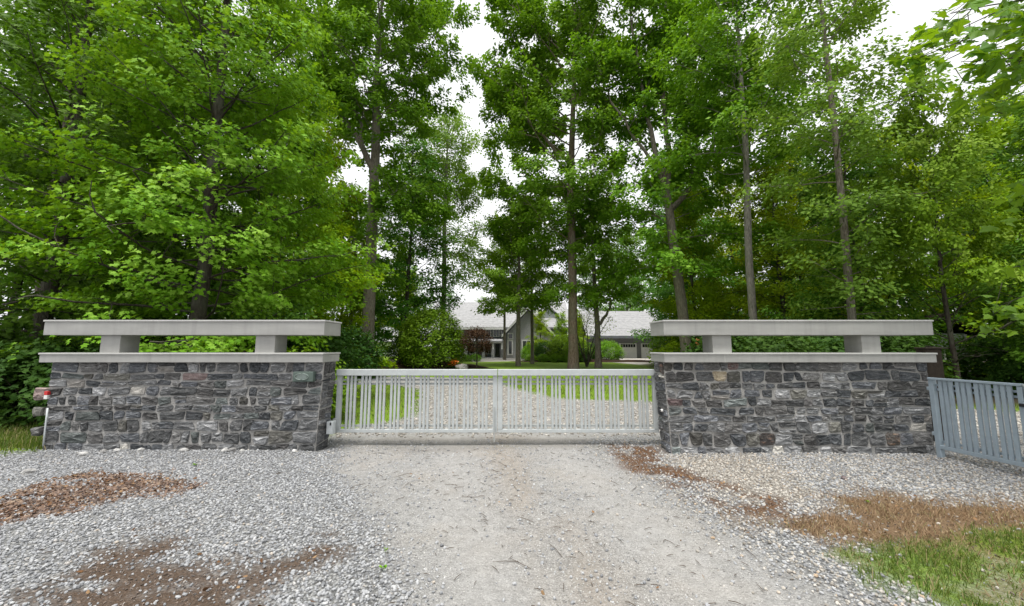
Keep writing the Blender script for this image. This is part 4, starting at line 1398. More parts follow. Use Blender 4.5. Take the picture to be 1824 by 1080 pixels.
plant_tree('maple_tree', T4, (at(621, 650, 34).x, 34, 0), 'dark trunked maple beside the cap end, left of the thick oak trunk', rz=1.2, scale=(1.1, 1.1, 1.15))
plant_tree('dark_tree', (KINDS[1][0], T4[1]), (at(1704, 650, 13).x, 13, 0), 'dark thin trunked tree in front of the shaded shed', 'tree', None, 2.0, (0.5, 0.5, 0.78))


# --- shrubs
def shrub_meshes(seed, r, h, leaf_mat, n_stems, n_spray, n_leaf, leaf, shape, spread=0.3, bark=BARK_DARK, flat_top=0.0, stem=None, lo=0.06):
    rng = np.random.default_rng(seed)
    wood = Buf()
    Cs, Ds = [], []
    for i in range(n_spray):
        th = rng.uniform(0, 2 * np.pi)
        z = rng.uniform(lo, 1)
        rr = math.sqrt(max(0.0, 1 - (max(0, z - 0.35) / 0.65) ** 2)) * (0.75 + 0.25 * min(1, z / 0.3))
        lump = 0.85 + 0.3 * float(vnoise(np.array([th * 1.6 + 10]), np.array([z * 3.5]), seed)[0])
        rad_ = r * rr * lump * rng.uniform(0.55, 1.0) ** 0.5
        c = np.array([rad_ * math.cos(th), rad_ * math.sin(th), h * z * (0.9 + 0.2 * lump - 0.1)])
        Cs.append(c)
        Ds.append(norm(np.array([math.cos(th), math.sin(th), 0.5 + z])))
    for i in range(n_stems):
        c = Cs[int(rng.integers(len(Cs)))]
        b = np.array([rng.normal(0, r * 0.08), rng.normal(0, r * 0.08), -0.1])
        mid = b * 0.6 + c * 0.4 + np.array([0, 0, h * 0.12])
        tube(wood, [b, mid, c], [0.035 * h * 0.5 + 0.006, 0.02, 0.006], 5)
    if stem:
        tube(wood, [(0, 0, -stem), (0.02, 0, -stem * 0.5), (0, 0, 0.1)], [0.05, 0.045, 0.04], 8)
    Cn, Dn = np.array(Cs), np.array(Ds)
    idx = np.repeat(np.arange(len(Cn)), np.maximum(3, rng.poisson(n_leaf, len(Cn))))
    n = len(idx)
    P = Cn[idx] + rng.normal(0, spread * 0.5, (n, 3))
    N = norm(Dn[idx] * 0.7 + np.array([0, 0, 0.7]) + rng.normal(0, 0.5, (n, 3)))
    F = norm(Dn[idx] * 0.6 + rng.normal(0, 0.7, (n, 3)) + np.array([0, 0, -0.2]))
    tint = np.clip(0.1 + 0.4 * rng.random(len(Cn))[idx] + 0.4 * rng.random(n), 0, 1)
    return wood.mesh('stems', bark), leaf_mesh('foliage', P, N, F, leaf * rng.uniform(0.7, 1.2, n), shape, leaf_mat, tint)


def plant_shrub(name, ms, loc, label, group=None, rz=0, scale=1.0, cat='shrub'):
    t = empty(name, loc, label, cat, group, rz)
    t.scale = (scale,) * 3 if not isinstance(scale, tuple) else scale
    link('stems', ms[0], t)
    link('foliage', ms[1], t)
    return t


SB = shrub_meshes(201, 2.3, 4.0, LEAF_MAPLE, 30, 620, 26, 0.17, 'lance', 0.42)
plant_shrub('large_bush', SB, (at(770, 655, 28.6).x, 28.6, 0.1), 'large rounded green bush on the mulch behind the gate')
SBD = shrub_meshes(202, 1.5, 2.3, LEAF_DARK, 14, 240, 22, 0.16, 'lance', 0.36)
plant_shrub('dark_bush', SBD, (at(727, 650, 30.2).x, 30.2, 0.2), 'darker low bush tucked left of the large rounded bush')
PS = shrub_meshes(203, 1.05, 1.55, LEAF_PURPLE, 18, 210, 24, 0.11, 'lance', 0.26, BARK_DARK, 0, 1.15, 0.0)
plant_shrub('purple_tree', PS, (at(849, 655, 27.6).x, 27.6, 1.3), 'small purple-brown leaved ornamental tree on a single thin stem', cat='tree')
YEW = shrub_meshes(204, 2.1, 2.5, LEAF_MAPLE, 20, 380, 24, 0.15, 'lance', 0.36)
YEWD = shrub_meshes(205, 2.0, 2.3, LEAF_DARK, 20, 340, 24, 0.15, 'lance', 0.36)
for (u, y, s, ms, lab) in ((1010, 41, 1.05, YEW, 'broad green shrub left of the reddish-brown oak trunk'), (1046, 42.5, 0.8, YEWD, 'broad green shrub between the oak and the low-forking maple'),
                           (1080, 42, 0.8, YEW, 'broad green shrub in front of the first garage door'), (975, 42, 0.85, YEWD, 'dark green shrub below the house dormer'),
                           (950, 44, 0.7, YEW, 'low green shrub beside the house gable'), (1028, 40, 0.62, YEWD, 'low dark shrub at the foot of the reddish-brown oak')):
    plant_shrub('shrub', ms, ((u - 912) / FPX * y, y, 0), lab, 'shrubs along the house drive', fr.uniform(0, 6), s)
for (x, y, s) in ((6.6, 43.5, .5), (4.4, 39.4, .32), (3.2, 40, .3), (5.6, 39.2, .28), (2.0, 41, .28), (-3.9, 41.5, .3), (-4.9, 42, .26)):
    plant_shrub('low_shrub', YEW, (x, y, 0), 'low leafy plant in the bed between lawn and house drive', 'low plants in the lawn bed', fr.uniform(0, 6), s)
HEDGE = shrub_meshes(206, 2.2, 2.9, LEAF_OAK, 16, 420, 24, 0.17, 'lance', 0.40)
for (x, y, s, lab) in ((13.2, 31, 0.95, 'dark dense shrub right of the garage doors behind the pillar'),):
    plant_shrub('shrub', HEDGE, (x, y, 0), lab, 'shrubs along the house drive', fr.uniform(0, 6), s)
UND = shrub_meshes(207, 1.5, 1.9, LEAF_DARK, 16, 260, 22, 0.13, 'maple_s', 0.36)  # dark leaf colour stands in for the shade inside the wood
UND2 = shrub_meshes(208, 1.5, 1.7, LEAF_MAPLE, 16, 240, 20, 0.13, 'maple_s', 0.38)
for i, (x, y, s) in enumerate(((7.2, 10.5, 0.9), (9.2, 11.8, 1.0), (11.4, 12.4, 1.05), (14.4, 15.2, 0.8), (12.6, 16.4, 1.2), (9.9, 15.8, 1.15), (8.0, 14.4, 1.05), (18.0, 14.2, 1.0), (22.5, 14.6, 1.2), (20.6, 18, 1.3), (16.4, 12.4, 0.55), (25, 13, 1.2), (17.5, 19.5, 1.2))):
    plant_shrub('understorey_shrub', UND, (x, y, -0.05), 'dark leafy undergrowth shrub in the wood beyond the tan-stone wall', 'undergrowth beyond the right wall', fr.uniform(0, 6), s)
for i, (x, y, s) in enumerate(((-8.3, 8.2, 0.72), (-9.8, 8.4, 0.85), (-11.6, 8.6, 0.9), (-13.6, 9.0, 1.0), (-6.4, 8.3, 0.85), (-4.9, 8.7, 0.8), (-10.5, 11, 1.1), (-15, 12, 1.2), (-6.9, 12.8, 1.1), (-9.0, 14, 1.2), (-13, 16, 1.3), (-8.5, 20, 1.2))):
    plant_shrub('understorey_shrub', UND2 if i in (4, 5) else UND, (x, y, -0.05), 'dark leafy undergrowth shrub beneath the maples behind the intercom wall', 'undergrowth beyond the left wall', fr.uniform(0, 6), s)

# multi-stemmed small tree between the oak and the low-forking maple
ms_rng = np.random.default_rng(5)
buf = Buf()
tips = []
for k in range(6):
    a_ = k * 1.05
    pts = grow_branch(ms_rng, (0, 0, -0.1), (0.28 * math.cos(a_), 0.28 * math.sin(a_), 1), 4.6, 8, 0.1, 0.09)
    tube(buf, pts, np.linspace(0.06, 0.012, 9), 6)
    tips.append(pts)
Cs = np.concatenate([t[5:] + ms_rng.normal(0, 0.35, t[5:].shape) for t in tips for _ in range(5)])
ix = np.repeat(np.arange(len(Cs)), 16)
P = Cs[ix] + ms_rng.normal(0, 0.25, (len(ix), 3)) * np.array([1, 1, 0.4])
lm = leaf_mesh('crown', P, norm(np.array([0, 0, 1.0]) + ms_rng.normal(0, 0.4, P.shape)), norm(ms_rng.normal(0, 1, P.shape)), 0.13 * ms_rng.uniform(0.7, 1.2, len(P)), 'lance', LEAF_BRIGHT, ms_rng.random(len(P)))
plant_tree('small_tree', (buf.mesh('trunk', BARK_DARK), lm), (at(1045, 654, 30.5).x, 30.5, 0), 'small open tree of several thin dark stems beside the oak')

# orange flowers by the boulder; orange hood on a dark post
ORANGE = mat_plain('orange_petal', (0.75, 0.17, 0.015), 0.5, 0.3, 9, 0.3)
fl = empty('flower_clump', (at(808, 650, 27.5).x, 27.5, 0.28), 'clump of bright orange flowers beside the grey boulder', 'flowers')
fr_ = np.random.default_rng(3)
n = 70
P = fr_.normal(0, 0.16, (n, 3)) * np.array([1, 1, 0.7]) + np.array([0, 0, 0.16])
link('petals', leaf_mesh('petals', P, norm(fr_.normal(0, 1, (n, 3)) + np.array([0, -0.6, 0.6])), norm(fr_.normal(0, 1, (n, 3))), np.full(n, 0.13), 'oak', ORANGE, np.zeros(n)), fl)
P = fr_.normal(0, 0.15, (60, 3)) * np.array([1, 1, 0.5]) + np.array([0, 0, -0.02])
link('leaves', leaf_mesh('leaves', P, norm(fr_.normal(0, 1, (60, 3)) + np.array([0, 0, 0.8])), norm(fr_.normal(0, 1, (60, 3))), np.full(60, 0.12), 'lance', LEAF_DARK, np.zeros(60)), fl)
TERRA = mat_plain('orange_brown_hood', (0.42, 0.13, 0.045), 0.6, 0.3, 12, 0.25)
p = at(1243, 618, 19)
ht = empty('garden_lantern', (p.x, 19, 0), 'orange-brown tapered hood on a dark base seen beside the leaning oak trunk', 'lantern')
buf = Buf()
tube(buf, [(0, 0, -0.1), (0, 0, 0.9), (0, 0, p.z - 0.02)], [0.15, 0.14, 0.15], 4, True)
link('base', buf.mesh('base', mat_plain('dark_base', (0.03, 0.035, 0.045), 0.5), False), ht)
buf = Buf()
tube(buf, [(0, 0, p.z - 0.018), (0, 0, p.z + 0.12), (0, 0, p.z + 0.36), (0, 0, p.z + 0.40)], [0.18, 0.165, 0.10, 0.03], 4, True)
link('hood', buf.mesh('hood', TERRA, False), ht)


# ------------------------------------------------------------------ overhanging maple at the right: each leaf its own piece
def hero_leaf(name, seed):
    r = random.Random(seed)
    half = [(0.10, -0.05), (0.34, -0.10), (0.27, 0.10), (0.44, 0.17), (0.66, 0.42), (0.42, 0.44), (0.25, 0.43), (0.33, 0.66), (0.20, 0.70), (0.12, 0.86)]
    half = [(x * r.uniform(0.92, 1.08), y + r.uniform(-0.02, 0.02)) for x, y in half]
    v, f = [], []
    mid = [(0, 0), (0, 0.35), (0, 0.7), (0, 1.05)]

    def z(x, y):
        return -0.16 * abs(x) - 0.22 * max(0, y - 0.3) ** 2 + 0.03 * math.sin(9 * x + 5 * y)
    for s in (1, -1):
        o = [(0, 0)] + [(s * x, y) for x, y in half] + [(0, 1.05), (0, 0.7), (0, 0.35)]
        b = len(v)
        v += [(x, y, z(x, y)) for x, y in o]
        fc = list(range(b, b + len(o)))
        f.append(fc if s < 0 else fc[::-1])
    b = len(v)
    v += [(-0.012, 0.02, 0.0), (0.012, 0.02, 0.0), (0.012, -0.5, 0.1), (-0.012, -0.5, 0.1)]
    f.append([b, b + 1, b + 2, b + 3])
    me = bpy.data.meshes.new(name)
    me.from_pydata(v, [], f)
    me.materials.append(LEAF_NEAR)
    a = me.attributes.new('tint', 'FLOAT', 'FACE')
    a.data.foreach_set('value', [0.25 + 0.5 * r.random()] * len(f))
    return me


HL = [hero_leaf('leaf', s) for s in range(5)]
hr = np.random.default_rng(91)
ov = empty('overhanging_maple', (8.3, 3.4, 0), 'near maple outside the frame whose large leaves overhang the top right corner', 'tree')
ovl = np.array(ov.location)
wood = Buf()
tube(wood, grow_branch(hr, (0, 0, -0.2), (-0.05, 0.05, 1), 8.5, 9, 0, 0.03), np.linspace(0.19, 0.05, 10), 10)
sprays = []


def px_poly_points(poly, n, t0, t1):
    us, vs_ = [p[0] for p in poly], [p[1] for p in poly]
    out = []
    while len(out) < n:
        u, v = hr.uniform(min(us), max(us)), hr.uniform(min(vs_), max(vs_))
        if poly_sd(np.array([u]), np.array([v]), poly)[0] > 0:
            dx, dy, dz = ray(u, v)
            t = hr.uniform(t0, t1)
            out.append(np.array([dx * t, dy * t, EYE + dz * t]))
    return out


top = px_poly_points([(1680, 20), (1760, 5), (1850, -10), (1860, 170), (1800, 185), (1745, 200), (1700, 170), (1690, 130), (1660, 75)], 34, 3.9, 5.6)
top2 = px_poly_points([(1590, 60), (1700, 20), (1700, 90), (1660, 130), (1600, 130)], 8, 5.2, 6.0)
midp = px_poly_points([(1800, 230), (1850, 220), (1850, 480), (1795, 460)], 6, 4.6, 5.6)
low = px_poly_points([(1740, 560), (1800, 525), (1850, 490), (1850, 600), (1790, 605), (1745, 595)], 9, 5.8, 6.6)
extra_t = px_poly_points([(1690, -10), (1830, -30), (1900, -200), (1750, -120)], 10, 3.9, 5.5)
fork_t, fork_l = np.array([7.2, 4.1, 5.6]), np.array([8.0, 4.9, 2.45])
tube(wood, np.array([(8.2, 3.4, 4.2), (7.8, 3.7, 5.0), fork_t]) - ovl, [0.06, 0.05, 0.04], 6)
for grp_ in (top, top2, low):
    ends = np.array(grp_)
    fk_ = fork_l if grp_ is low else fork_t
    for q in range(4 if grp_ is top else 2):
        e_ = ends[int(hr.integers(len(ends)))]
        tube(wood, np.array([fk_, (fk_ * 0.6 + e_ * 0.4) + np.array([0, 0, 0.15]), (fk_ * 0.25 + e_ * 0.75) + np.array([0, 0, 0.08]), e_]) - ovl, [0.02, 0.012, 0.008, 0.004], 5)
tube(wood, np.array([(8.25, 3.4, 1.9), (8.2, 4.2, 2.3), fork_l]) - ovl, [0.05, 0.04, 0.03], 6)
n_leaf_objs = 0
stuffP, stuffN, stuffF, stuffS = [], [], [], []
for grp, fk in ((top, fork_t), (top2, fork_t), (midp, fork_t), (low, fork_l), (extra_t, fork_t)):
    for c in grp:
        end = c
        d = norm(end - fk)
        start = fk
        mid_ = (start + end) / 2 + hr.normal(0, 0.08, 3) + np.array([0, 0, 0.12])
        if grp is midp:
            start = np.array([7.6, 3.9, max(c[2] + 0.3, 2.6)])
            mid_ = (start + end) / 2 + np.array([0, 0, 0.1])
            d = norm(end - start)
        d = norm(np.array([-0.75, 0.1, -0.25]) + hr.normal(0, 0.35, 3))
        tube(wood, np.array([end - d * 0.45 + np.array([0, 0, 0.03]), end - d * 0.2, end]) - ovl, [0.006, 0.0045, 0.003], 4)
        for k in range(8):
            off = d * hr.uniform(-0.32, 0.12) + hr.normal(0, 0.10, 3) * np.array([1, 1, 0.55])
            P_ = end + off
            N_ = norm(np.array([-0.25, -0.30, 0.75]) + hr.normal(0, 0.42, 3))
            F_ = d * 0.5 + hr.normal(0, 0.6, 3) + np.array([0, 0, -0.55])
            F_ = norm(F_ - N_ * np.dot(F_, N_))
            S_ = np.cross(F_, N_)
            sz = 0.175 * hr.uniform(0.65, 1.15)
            if grp is extra_t or n_leaf_objs >= 298:
                stuffP.append(P_ - ovl); stuffN.append(N_); stuffF.append(F_); stuffS.append(sz)
                continue
            o = link('leaf', HL[int(hr.integers(5))], ov)
            M3 = Matrix((S_ * sz, F_ * sz, N_ * sz)).transposed().to_4x4()
            M3.translation = Vector(P_ - ovl)
            o.matrix_basis = M3
            n_leaf_objs += 1
# the rest of its crown, outside the picture
for k in range(900):
    th, z, r_ = hr.uniform(0, 6.28), hr.uniform(3.2, 9), hr.uniform(0.4, 1) ** 0.5 * 2.6
    q = np.array([math.cos(th) * r_ * 0.9, math.sin(th) * r_ - 0.6, z])
    u, v = project(q + ovl) if (q + ovl)[1] > 0.6 else (9999, 0)
    if u < 1850 and v > -60:
        continue
    stuffP.append(q); stuffN.append(norm(np.array([0, 0, 1.0]) + hr.normal(0, 0.4, 3))); stuffF.append(norm(hr.normal(0, 1, 3))); stuffS.append(0.2)
link('branches', wood.mesh('branches', BARK_DARK), ov)
st = link('crown', leaf_mesh('crown', np.array(stuffP), np.array(stuffN), np.array(stuffF), np.array(stuffS), 'maple', LEAF_NEAR, hr.random(len(stuffP))), ov)
st['kind'] = 'stuff'


# ------------------------------------------------------------------ loose ground cover
def instancer(name, P, rot, scl, tint, mat, label, cat, sub=1):
    """many small stones or chips as instances of one rough solid"""
    n = len(P)
    me = bpy.data.meshes.new(name)
    me.vertices.add(n)
    me.vertices.foreach_set('co', P.astype(np.float32).ravel())
    for nm, arr in (('rot', rot), ('scl', scl)):
        a = me.attributes.new(nm, 'FLOAT_VECTOR', 'POINT')
        a.data.foreach_set('vector', arr.astype(np.float32).ravel())
    a = me.attributes.new('tint', 'FLOAT', 'POINT')
    a.data.foreach_set('value', tint.astype(np.float32))
    ng = bpy.data.node_groups.new(name, 'GeometryNodeTree')
    ng.interface.new_socket('Geometry', in_out='INPUT', socket_type='NodeSocketGeometry')
    ng.interface.new_socket('Geometry', in_out='OUTPUT', socket_type='NodeSocketGeometry')
    N, L = ng.nodes, ng.links
    gi, go = N.new('NodeGroupInput'), N.new('NodeGroupOutput')
    ico = N.new('GeometryNodeMeshIcoSphere')
    ico.inputs['Subdivisions'].default_value = sub
    sh_ = N.new('GeometryNodeSetShadeSmooth')
    sh_.inputs['Shade Smooth'].default_value = False
    sm = N.new('GeometryNodeSetMaterial')
    sm.inputs['Material'].default_value = mat
    ip = N.new('GeometryNodeInstanceOnPoints')
    L.new(ico.outputs[0], sh_.inputs[0])
    L.new(sh_.outputs[0], sm.inputs[0])
    L.new(gi.outputs[0], ip.inputs['Points'])
    L.new(sm.outputs[0], ip.inputs['Instance'])
    for nm, sock in (('rot', 'Rotation'), ('scl', 'Scale')):
        at_ = N.new('GeometryNodeInputNamedAttribute')
        at_.data_type = 'FLOAT_VECTOR'
        at_.inputs['Name'].default_value = nm
        L.new(at_.outputs[0], ip.inputs[sock])
    L.new(ip.outputs[0], go.inputs[0])
    o = link(name, me)
    me.materials.append(mat)
    md = o.modifiers.new('scatter', 'NODES')
    md.node_group = ng
    return tag(o, label, cat, None, 'stuff')


def mat_inst(name, stops, rough=0.85):
    m = M(name)
    t = m.attr('tint', 'INSTANCER')
    n = m.noise(m.wpos(), 160, 3, 0.7)
    col = m.mix(m.math('MULTIPLY', n, 0.35), m.ramp(t, stops), m.ramp(n, [(0.3, 0.12), (0.7, 0.6)]))
    return m.done(m.principled(col, rough, 0.25))


GRAVEL = mat_inst('gravel_stone', [(0.0, (0.125, 0.130, 0.139)), (0.35, (0.242, 0.251, 0.265)), (0.75, (0.346, 0.354, 0.367)), (0.96, (0.448, 0.453, 0.457)), (1.0, (0.394, 0.340, 0.278))])
GRAVEL_TAN = mat_inst('gravel_stone_tan', [(0.0, (0.134, 0.117, 0.094)), (0.35, (0.305, 0.278, 0.238)), (0.7, (0.421, 0.390, 0.340)), (0.9, (0.538, 0.511, 0.467)), (1.0, (0.377, 0.260, 0.152))])
FINES = mat_inst('fine_gravel', [(0.0, (0.161, 0.156, 0.152)), (0.4, (0.293, 0.284, 0.264)), (0.85, (0.398, 0.388, 0.369)), (1.0, (0.492, 0.482, 0.464))])
CHIP = mat_inst('wood_chip', [(0.0, (0.043, 0.021, 0.012)), (0.4, (0.116, 0.058, 0.029)), (0.75, (0.196, 0.109, 0.061)), (1.0, (0.303, 0.209, 0.130))], 0.95)
SOIL = mat_inst('soil_crumb', [(0.0, (0.03, 0.02, 0.014)), (0.5, (0.085, 0.055, 0.036)), (0.9, (0.17, 0.115, 0.08)), (1.0, (0.33, 0.32, 0.30))], 0.95)

sr = np.random.default_rng(404)


def scatter(n, x0, x1, y0, y1):
    x, y = sr.uniform(x0, x1, n), sr.uniform(y0, y1, n)
    k = np.abs(x) < 1.36 * y + 1.0
    return x[k], y[k]


def put(name, x, y, size, mat, label, cat, flat=(0.5, 0.85), sink=0.15, tint=None, elong=1.0, tilt=0.5):
    n = len(x)
    sx = size * sr.uniform(0.75, 1.25, n) * elong
    sy = size * sr.uniform(0.6, 1.05, n)
    sz = size * sr.uniform(flat[0], flat[1], n)
    z = height(x, y) + sz * (1 - 2 * sink) * 0.9
    rot = np.stack([sr.normal(0, tilt, n), sr.normal(0, tilt, n), sr.uniform(0, 6.28, n)], 1)
    if tint is None:
        tint = sr.random(n)
    return instancer(name, np.stack([x, y, z], 1), rot, np.stack([sx, sy, sz], 1), tint, mat, label, cat)


# clear of the stone walls
def free(x, y):
    inw = (y > WALL_Y - 0.03) & (y < WALL_Y + WALL_T + 0.03) & (((x > -7.15) & (x < -2.86)) | ((x > 2.3) & (x < 6.45)))
    return ~inw


x, y = scatter(230000, -11, 11, 1.7, 6.9)
w = zones(x, y)
pr = (1 - w['drive'] * (0.90 + 0.09 * np.clip(w['track'], 0, 1))) * (1 - w['dirt'] * 0.86) * (1 - w['chips'] * 0.9) * (1 - w['dry'] * 0.96) * (1 - w['grass'] * 0.985) * (1 - 0.85 * w['rust']) * (1 - 0.93 * w['grass_front']) * free(x, y)
k = sr.random(len(x)) < pr
x, y, tn = x[k], y[k], w['tan'][k]
right = (x > 1.2)
warm = right & (sr.random(len(x)) < 0.45 + 0.5 * tn)
put('gravel', x[~warm], y[~warm], 0.0045 + 0.0125 * sr.random((~warm).sum()) ** 1.4, GRAVEL, 'loose grey crushed stone gravel spread before the walls and gate', 'gravel')
put('gravel', x[warm], y[warm], 0.0045 + 0.0125 * sr.random(warm.sum()) ** 1.4, GRAVEL_TAN, 'warm pale gravel lying before the wall with the tan stone', 'gravel')
x, y = scatter(170000, -5, 6, 1.7, 6.9)
w = zones(x, y)
k = (sr.random(len(x)) < w['drive'] * (0.3 + 0.7 * sstep(0.4, 0.6, fbm(x * 0.9, y * 0.5, 55))) * (1 - w['dirt']) * (1 - 0.6 * np.clip(w['track'], 0, 1))) & free(x, y)
put('fine_gravel', x[k], y[k], 0.0022 + 0.006 * sr.random(k.sum()) ** 2, FINES, 'fine gravel packed into the drive leading to the gate', 'gravel', (0.4, 0.8), 0.25)
x, y = sr.uniform(-9, 15, 60000), sr.uniform(6.7, 16, 60000)
w = zones(x, y)
k = (sr.random(len(x)) < w['rear_gravel'] * 0.8) & free(x, y)
put('gravel', x[k], y[k], sr.uniform(0.012, 0.03, k.sum()), GRAVEL_TAN, 'pale coarse gravel of the drive behind the gate', 'gravel', tint=sr.random(k.sum()) * 0.8 + 0.12)
x, y = scatter(60000, -6.5, -1.0, 2.4, 5.4)
w = zones(x, y)
k = sr.random(len(x)) < w['chips']
put('wood_chips', x[k], y[k], sr.uniform(0.008, 0.019, k.sum()), CHIP, 'heap of red-brown wood chips and dead leaves on the left gravel', 'wood chips', (0.12, 0.3), 0.0, None, 1.6, 0.6)
x, y = scatter(60000, -5, 6.5, 1.7, 6.3)
w = zones(x, y)
k = sr.random(len(x)) < np.clip(w['dirt'] * 0.75 + w['rust'] * 0.8 + w['dry'] * 0.12, 0, 1)
put('soil_crumbs', x[k], y[k], sr.uniform(0.003, 0.010, k.sum()), SOIL, 'dark brown soil and bark crumbs in patches over the gravel', 'soil', (0.3, 0.7), 0.1, None, 1.4)

# twigs and dead leaf bits
TWIG = mat_plain('twig', (0.07, 0.05, 0.035), 0.9, 0.1, 30, 0.3)
buf = Buf()
x, y = scatter(1000, -4, 6, 1.9, 6.3)
w = zones(x, y)
k = sr.random(len(x)) < np.clip(0.15 + w['drive'] * 0.6, 0, 1) * free(x, y)
for a_, b_ in zip(x[k], y[k]):
    th = sr.uniform(0, 6.28)
    L = sr.uniform(0.012, 0.05) if sr.random() < 0.93 else sr.uniform(0.06, 0.14)
    z = float(height(np.array([a_]), np.array([b_]))[0]) + 0.010
    dx, dy = math.cos(th) * L, math.sin(th) * L
    tube(buf, [(a_ - dx, b_ - dy, z), (a_ + sr.normal(0, L * 0.06), b_ + sr.normal(0, L * 0.06), z + 0.004), (a_ + dx, b_ + dy, z)], [0.0022, 0.0025, 0.0012], 4)
tag(link('twigs', buf.mesh('twigs', TWIG)), 'scattered dark twigs and bark bits lying on the drive', 'twigs', None, 'stuff')


# dead leaves and bark flakes
DEAD = mat_leaf('dead_leaf', (0.051, 0.025, 0.014), (0.153, 0.076, 0.038), (0.306, 0.196, 0.111), (0.212, 0.111, 0.043), 0.12)
x, y = scatter(24000, -7.5, 6.8, 1.8, 6.2)
w = zones(x, y)
k = (sr.random(len(x)) < np.clip(w['chips'] * 0.55 + w['dirt'] * 0.07 + w['rust'] * 0.25 + w['dry'] * 0.06 + 0.003, 0, 1)) & free(x, y)
x, y = x[k], y[k]
n = len(x)
P = np.stack([x, y, height(x, y) + sr.uniform(0.012, 0.045, n)], 1)
tag(link('dead_leaves', leaf_mesh('dead_leaves', P, norm(np.array([0, 0, 0.9]) + sr.normal(0, 0.5, (n, 3))), norm(sr.normal(0, 1, (n, 3)) * np.array([1, 1, 0.3])), sr.uniform(0.018, 0.048, n), 'oak', DEAD, sr.random(n), 0.5)),
    'dry brown leaves and bark flakes lying in the brown patches', 'leaves', None, 'stuff')

# ------------------------------------------------------------------ grass
def mat_blade(name, stops, trans, tf=0.35):
    m = M(name)
    col = m.ramp(m.attr('tint'), stops)
    p = m.principled(col, 0.6, 0.2)
    tr = m.new('ShaderNodeBsdfTranslucent')
    m.set(tr.inputs['Color'], m.mix(0.6, col, trans))
    mx = m.new('ShaderNodeMixShader')
    mx.inputs[0].default_value = tf
    m.t.links.new(p, mx.inputs[1])
    m.t.links.new(tr.outputs[0], mx.inputs[2])
    return m.done(mx.outputs[0])


BLADE = mat_blade('grass_blade', [(0.0, (0.045, 0.080, 0.012)), (0.5, (0.085, 0.135, 0.02)), (0.75, (0.15, 0.19, 0.04)), (0.85, (0.25, 0.20, 0.10)), (1.0, (0.30, 0.24, 0.13))], (0.19, 0.28, 0.02))
DRYBLADE = mat_blade('dry_grass_blade', [(0.0, (0.093, 0.051, 0.025)), (0.5, (0.212, 0.132, 0.072)), (0.9, (0.357, 0.264, 0.162)), (1.0, (0.136, 0.162, 0.051))], (0.340, 0.238, 0.119), 0.2)


def blades(name, x, y, L, width, lean, mat, label, z_add=0.0):
    n = len(x)
    th = sr.uniform(0, 6.28, n)
    base = np.stack([x, y, height(x, y) + z_add], 1)
    dirv = np.stack([np.cos(th), np.sin(th), np.zeros(n)], 1)
    side = np.stack([-np.sin(th), np.cos(th), np.zeros(n)], 1) * (width * sr.uniform(0.7, 1.2, n))[:, None]
    ln = np.abs(sr.normal(lean, 0.3, n))
    upv = np.array([0, 0, 1.0])
    m1 = base + (upv * 0.6 * np.cos(ln * 0.6)[:, None] + dirv * 0.6 * np.sin(ln * 0.6)[:, None]) * L[:, None]
    tip = m1 + (upv * 0.45 * np.cos(ln * 1.5)[:, None] + dirv * 0.45 * np.sin(ln * 1.5)[:, None]) * L[:, None]
    tip[:, 2] = np.maximum(tip[:, 2], base[:, 2] + 0.004)
    V = np.stack([base - side, base + side, m1 + side * 0.7, m1 - side * 0.7, tip], 1).reshape(-1, 3)
    b = np.arange(n)[:, None] * 5
    q = b + np.array([[0, 1, 2, 3]])
    t = b + np.array([[3, 2, 4]])
    me = np_mesh(name, V, [q, t], mat, True, np.concatenate([sr.random(n)] * 2) * 1.0)
    tn = sr.random(n)
    me.attributes['tint'].data.foreach_set('value', np.concatenate([tn, tn]).astype(np.float32))
    return tag(link(name, me), label, 'grass', None, 'stuff')


x, y = sr.uniform(1.5, 7.0, 55000), sr.uniform(1.5, 4.4, 55000)
w = zones(x, y)
clump = sstep(0.24, 0.5, fbm(x * 2.6, y * 2.6, 91))
k = sr.random(len(x)) < w['grass_front'] * (0.2 + 0.8 * clump)
blades('grass', x[k], y[k], sr.uniform(0.02, 0.11, k.sum()) * (0.5 + 0.6 * clump[k]), 0.0028, 0.9, BLADE, 'green grass tufts in the near right corner')
x, y = sr.uniform(1.5, 8.0, 50000), sr.uniform(2.2, 5.2, 50000)
w = zones(x, y)
k = sr.random(len(x)) < w['dry'] * (1 - 0.6 * w['grass_front']) * (0.35 + 0.65 * sstep(0.35, 0.6, fbm(x * 2.5, y * 2.5, 93)))
blades('dry_grass', x[k], y[k], sr.uniform(0.03, 0.11, k.sum()), 0.0022, 1.25, DRYBLADE, 'flattened brown dead grass between gravel and green grass')
x, y = sr.uniform(-14, -6.9, 45000), sr.uniform(5.3, 9.5, 45000)
w = zones(x, y)
k = sr.random(len(x)) < w['grass_left'] * (0.3 + 0.7 * sstep(0.3, 0.6, fbm(x * 2, y * 2, 95))) * free(x, y)
blades('grass', x[k], y[k], sr.uniform(0.05, 0.22, k.sum()), 0.005, 0.55, BLADE, 'longer grass and weeds beside the outer end of intercom wall')
x, y = sr.uniform(-12, 14, 60000), sr.uniform(6.6, 20, 60000)
w = zones(x, y)
k = sr.random(len(x)) < w['grass'] * w['rear'] * (1 - w['litter']) * free(x, y)
blades('lawn_grass', x[k], y[k], sr.uniform(0.04, 0.09, k.sum()), 0.006, 0.5, BLADE, 'mown green lawn grass behind the gate')

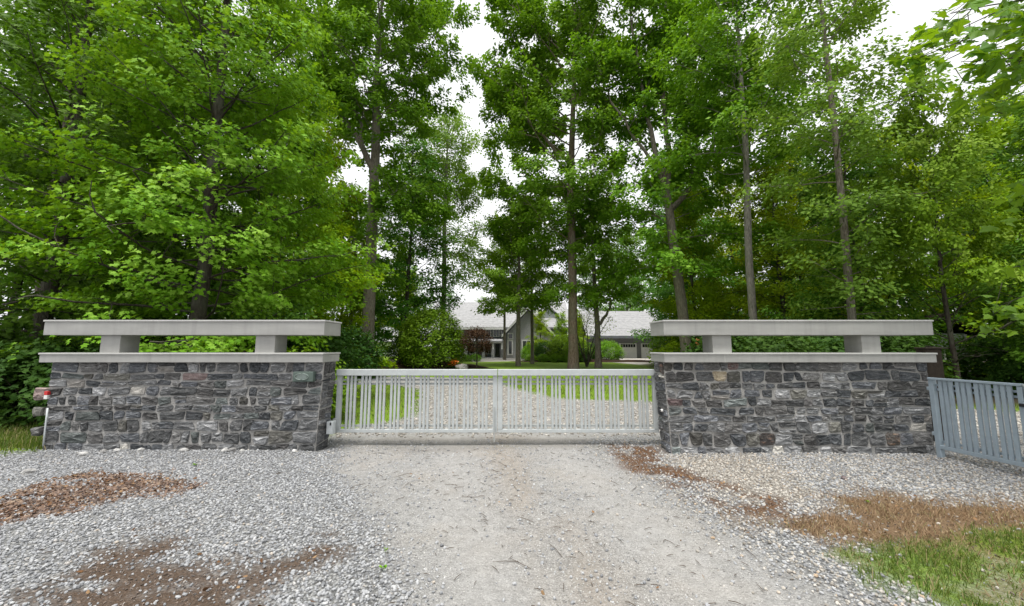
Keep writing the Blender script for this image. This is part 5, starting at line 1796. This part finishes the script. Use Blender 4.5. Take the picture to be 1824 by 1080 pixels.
# little weeds in the gravel
for i, (u, v, s, lab) in enumerate(((347, 832, 1.3, 'tiny bright weed in the gravel before the intercom wall'), (682, 1016, 1.0, 'tiny green weed on the drive, nearest the camera'),
                                    (688, 985, 0.7, 'tiny green weed just above the nearest one'), (1546, 898, 1.0, 'small green weed at the top of the dead grass'))):
    gx, gy = G(u, v)
    n = 14
    P = np.zeros((n, 3)) + sr.normal(0, 0.008, (n, 3))
    P[:, 2] = np.abs(P[:, 2])
    th = sr.uniform(0, 6.28, n)
    me = leaf_mesh('weed', P, norm(np.stack([-np.cos(th) * 0.6, -np.sin(th) * 0.6, np.ones(n)], 1)), np.stack([np.cos(th), np.sin(th), np.full(n, 0.7)], 1), 0.028 * s * sr.uniform(0.6, 1.1, n), 'oak', LEAF_MAPLE, sr.random(n))
    tag(link('weed', me, None, (gx, gy, float(height(np.array([gx]), np.array([gy]))[0]) + 0.012)), lab, 'weed', 'weeds in the gravel')

# pale loose rocks along the foot of the intercom wall
rocks = [(50, 846, 1.5, 'flat pale rock at the far left among dead leaves'), (148, 815, 1.5, 'pale rock lying at the foot of the wall, first past its outer end'), (184, 812, 1.2, 'small pale rock below the pale wall stone'),
         (219, 808, 1.2, 'small pale rock against the wall foot, second group from the outer end'), (268, 806, 1.5, 'rounded pale rock at the wall foot, third of the row'), (345, 805, 1.45, 'bright white square rock in the middle of the wall foot'),
         (412, 807, 1.35, 'pale flat rock right of the white square one'), (431, 804, 1.6, 'largest pale rock of the pair at the wall foot'), (441, 807, 1.0, 'small rock touching the largest pale rock'), (534, 806, 1.0, 'small pale rock nearest the gate end of the wall'),
         (1586, 862, 1.1, 'small white flat stone on the gravel below the side gate'), (1505, 856, 0.9, 'small dark red stone on the gravel before the right wall')]
for i, (u, v, s, lab) in enumerate(rocks):
    gx, gy = G(u, v)
    gy = min(gy, 5.93) if u < 600 else gy
    mat = ROCK_PALE if 'red' not in lab else STONE_RED
    me = rock_mesh('rock', 0.035 * s * random.Random(i).uniform(0.9, 1.4), 0.03 * s, 0.026 * s, 50 + i, mat, 2, 0.2)
    tag(link('loose_rock', me, None, (gx, gy, float(height(np.array([gx]), np.array([gy]))[0]) + 0.012 * s), (0, 0, i * 1.3)), lab, 'rock', 'loose rocks at the wall foot')
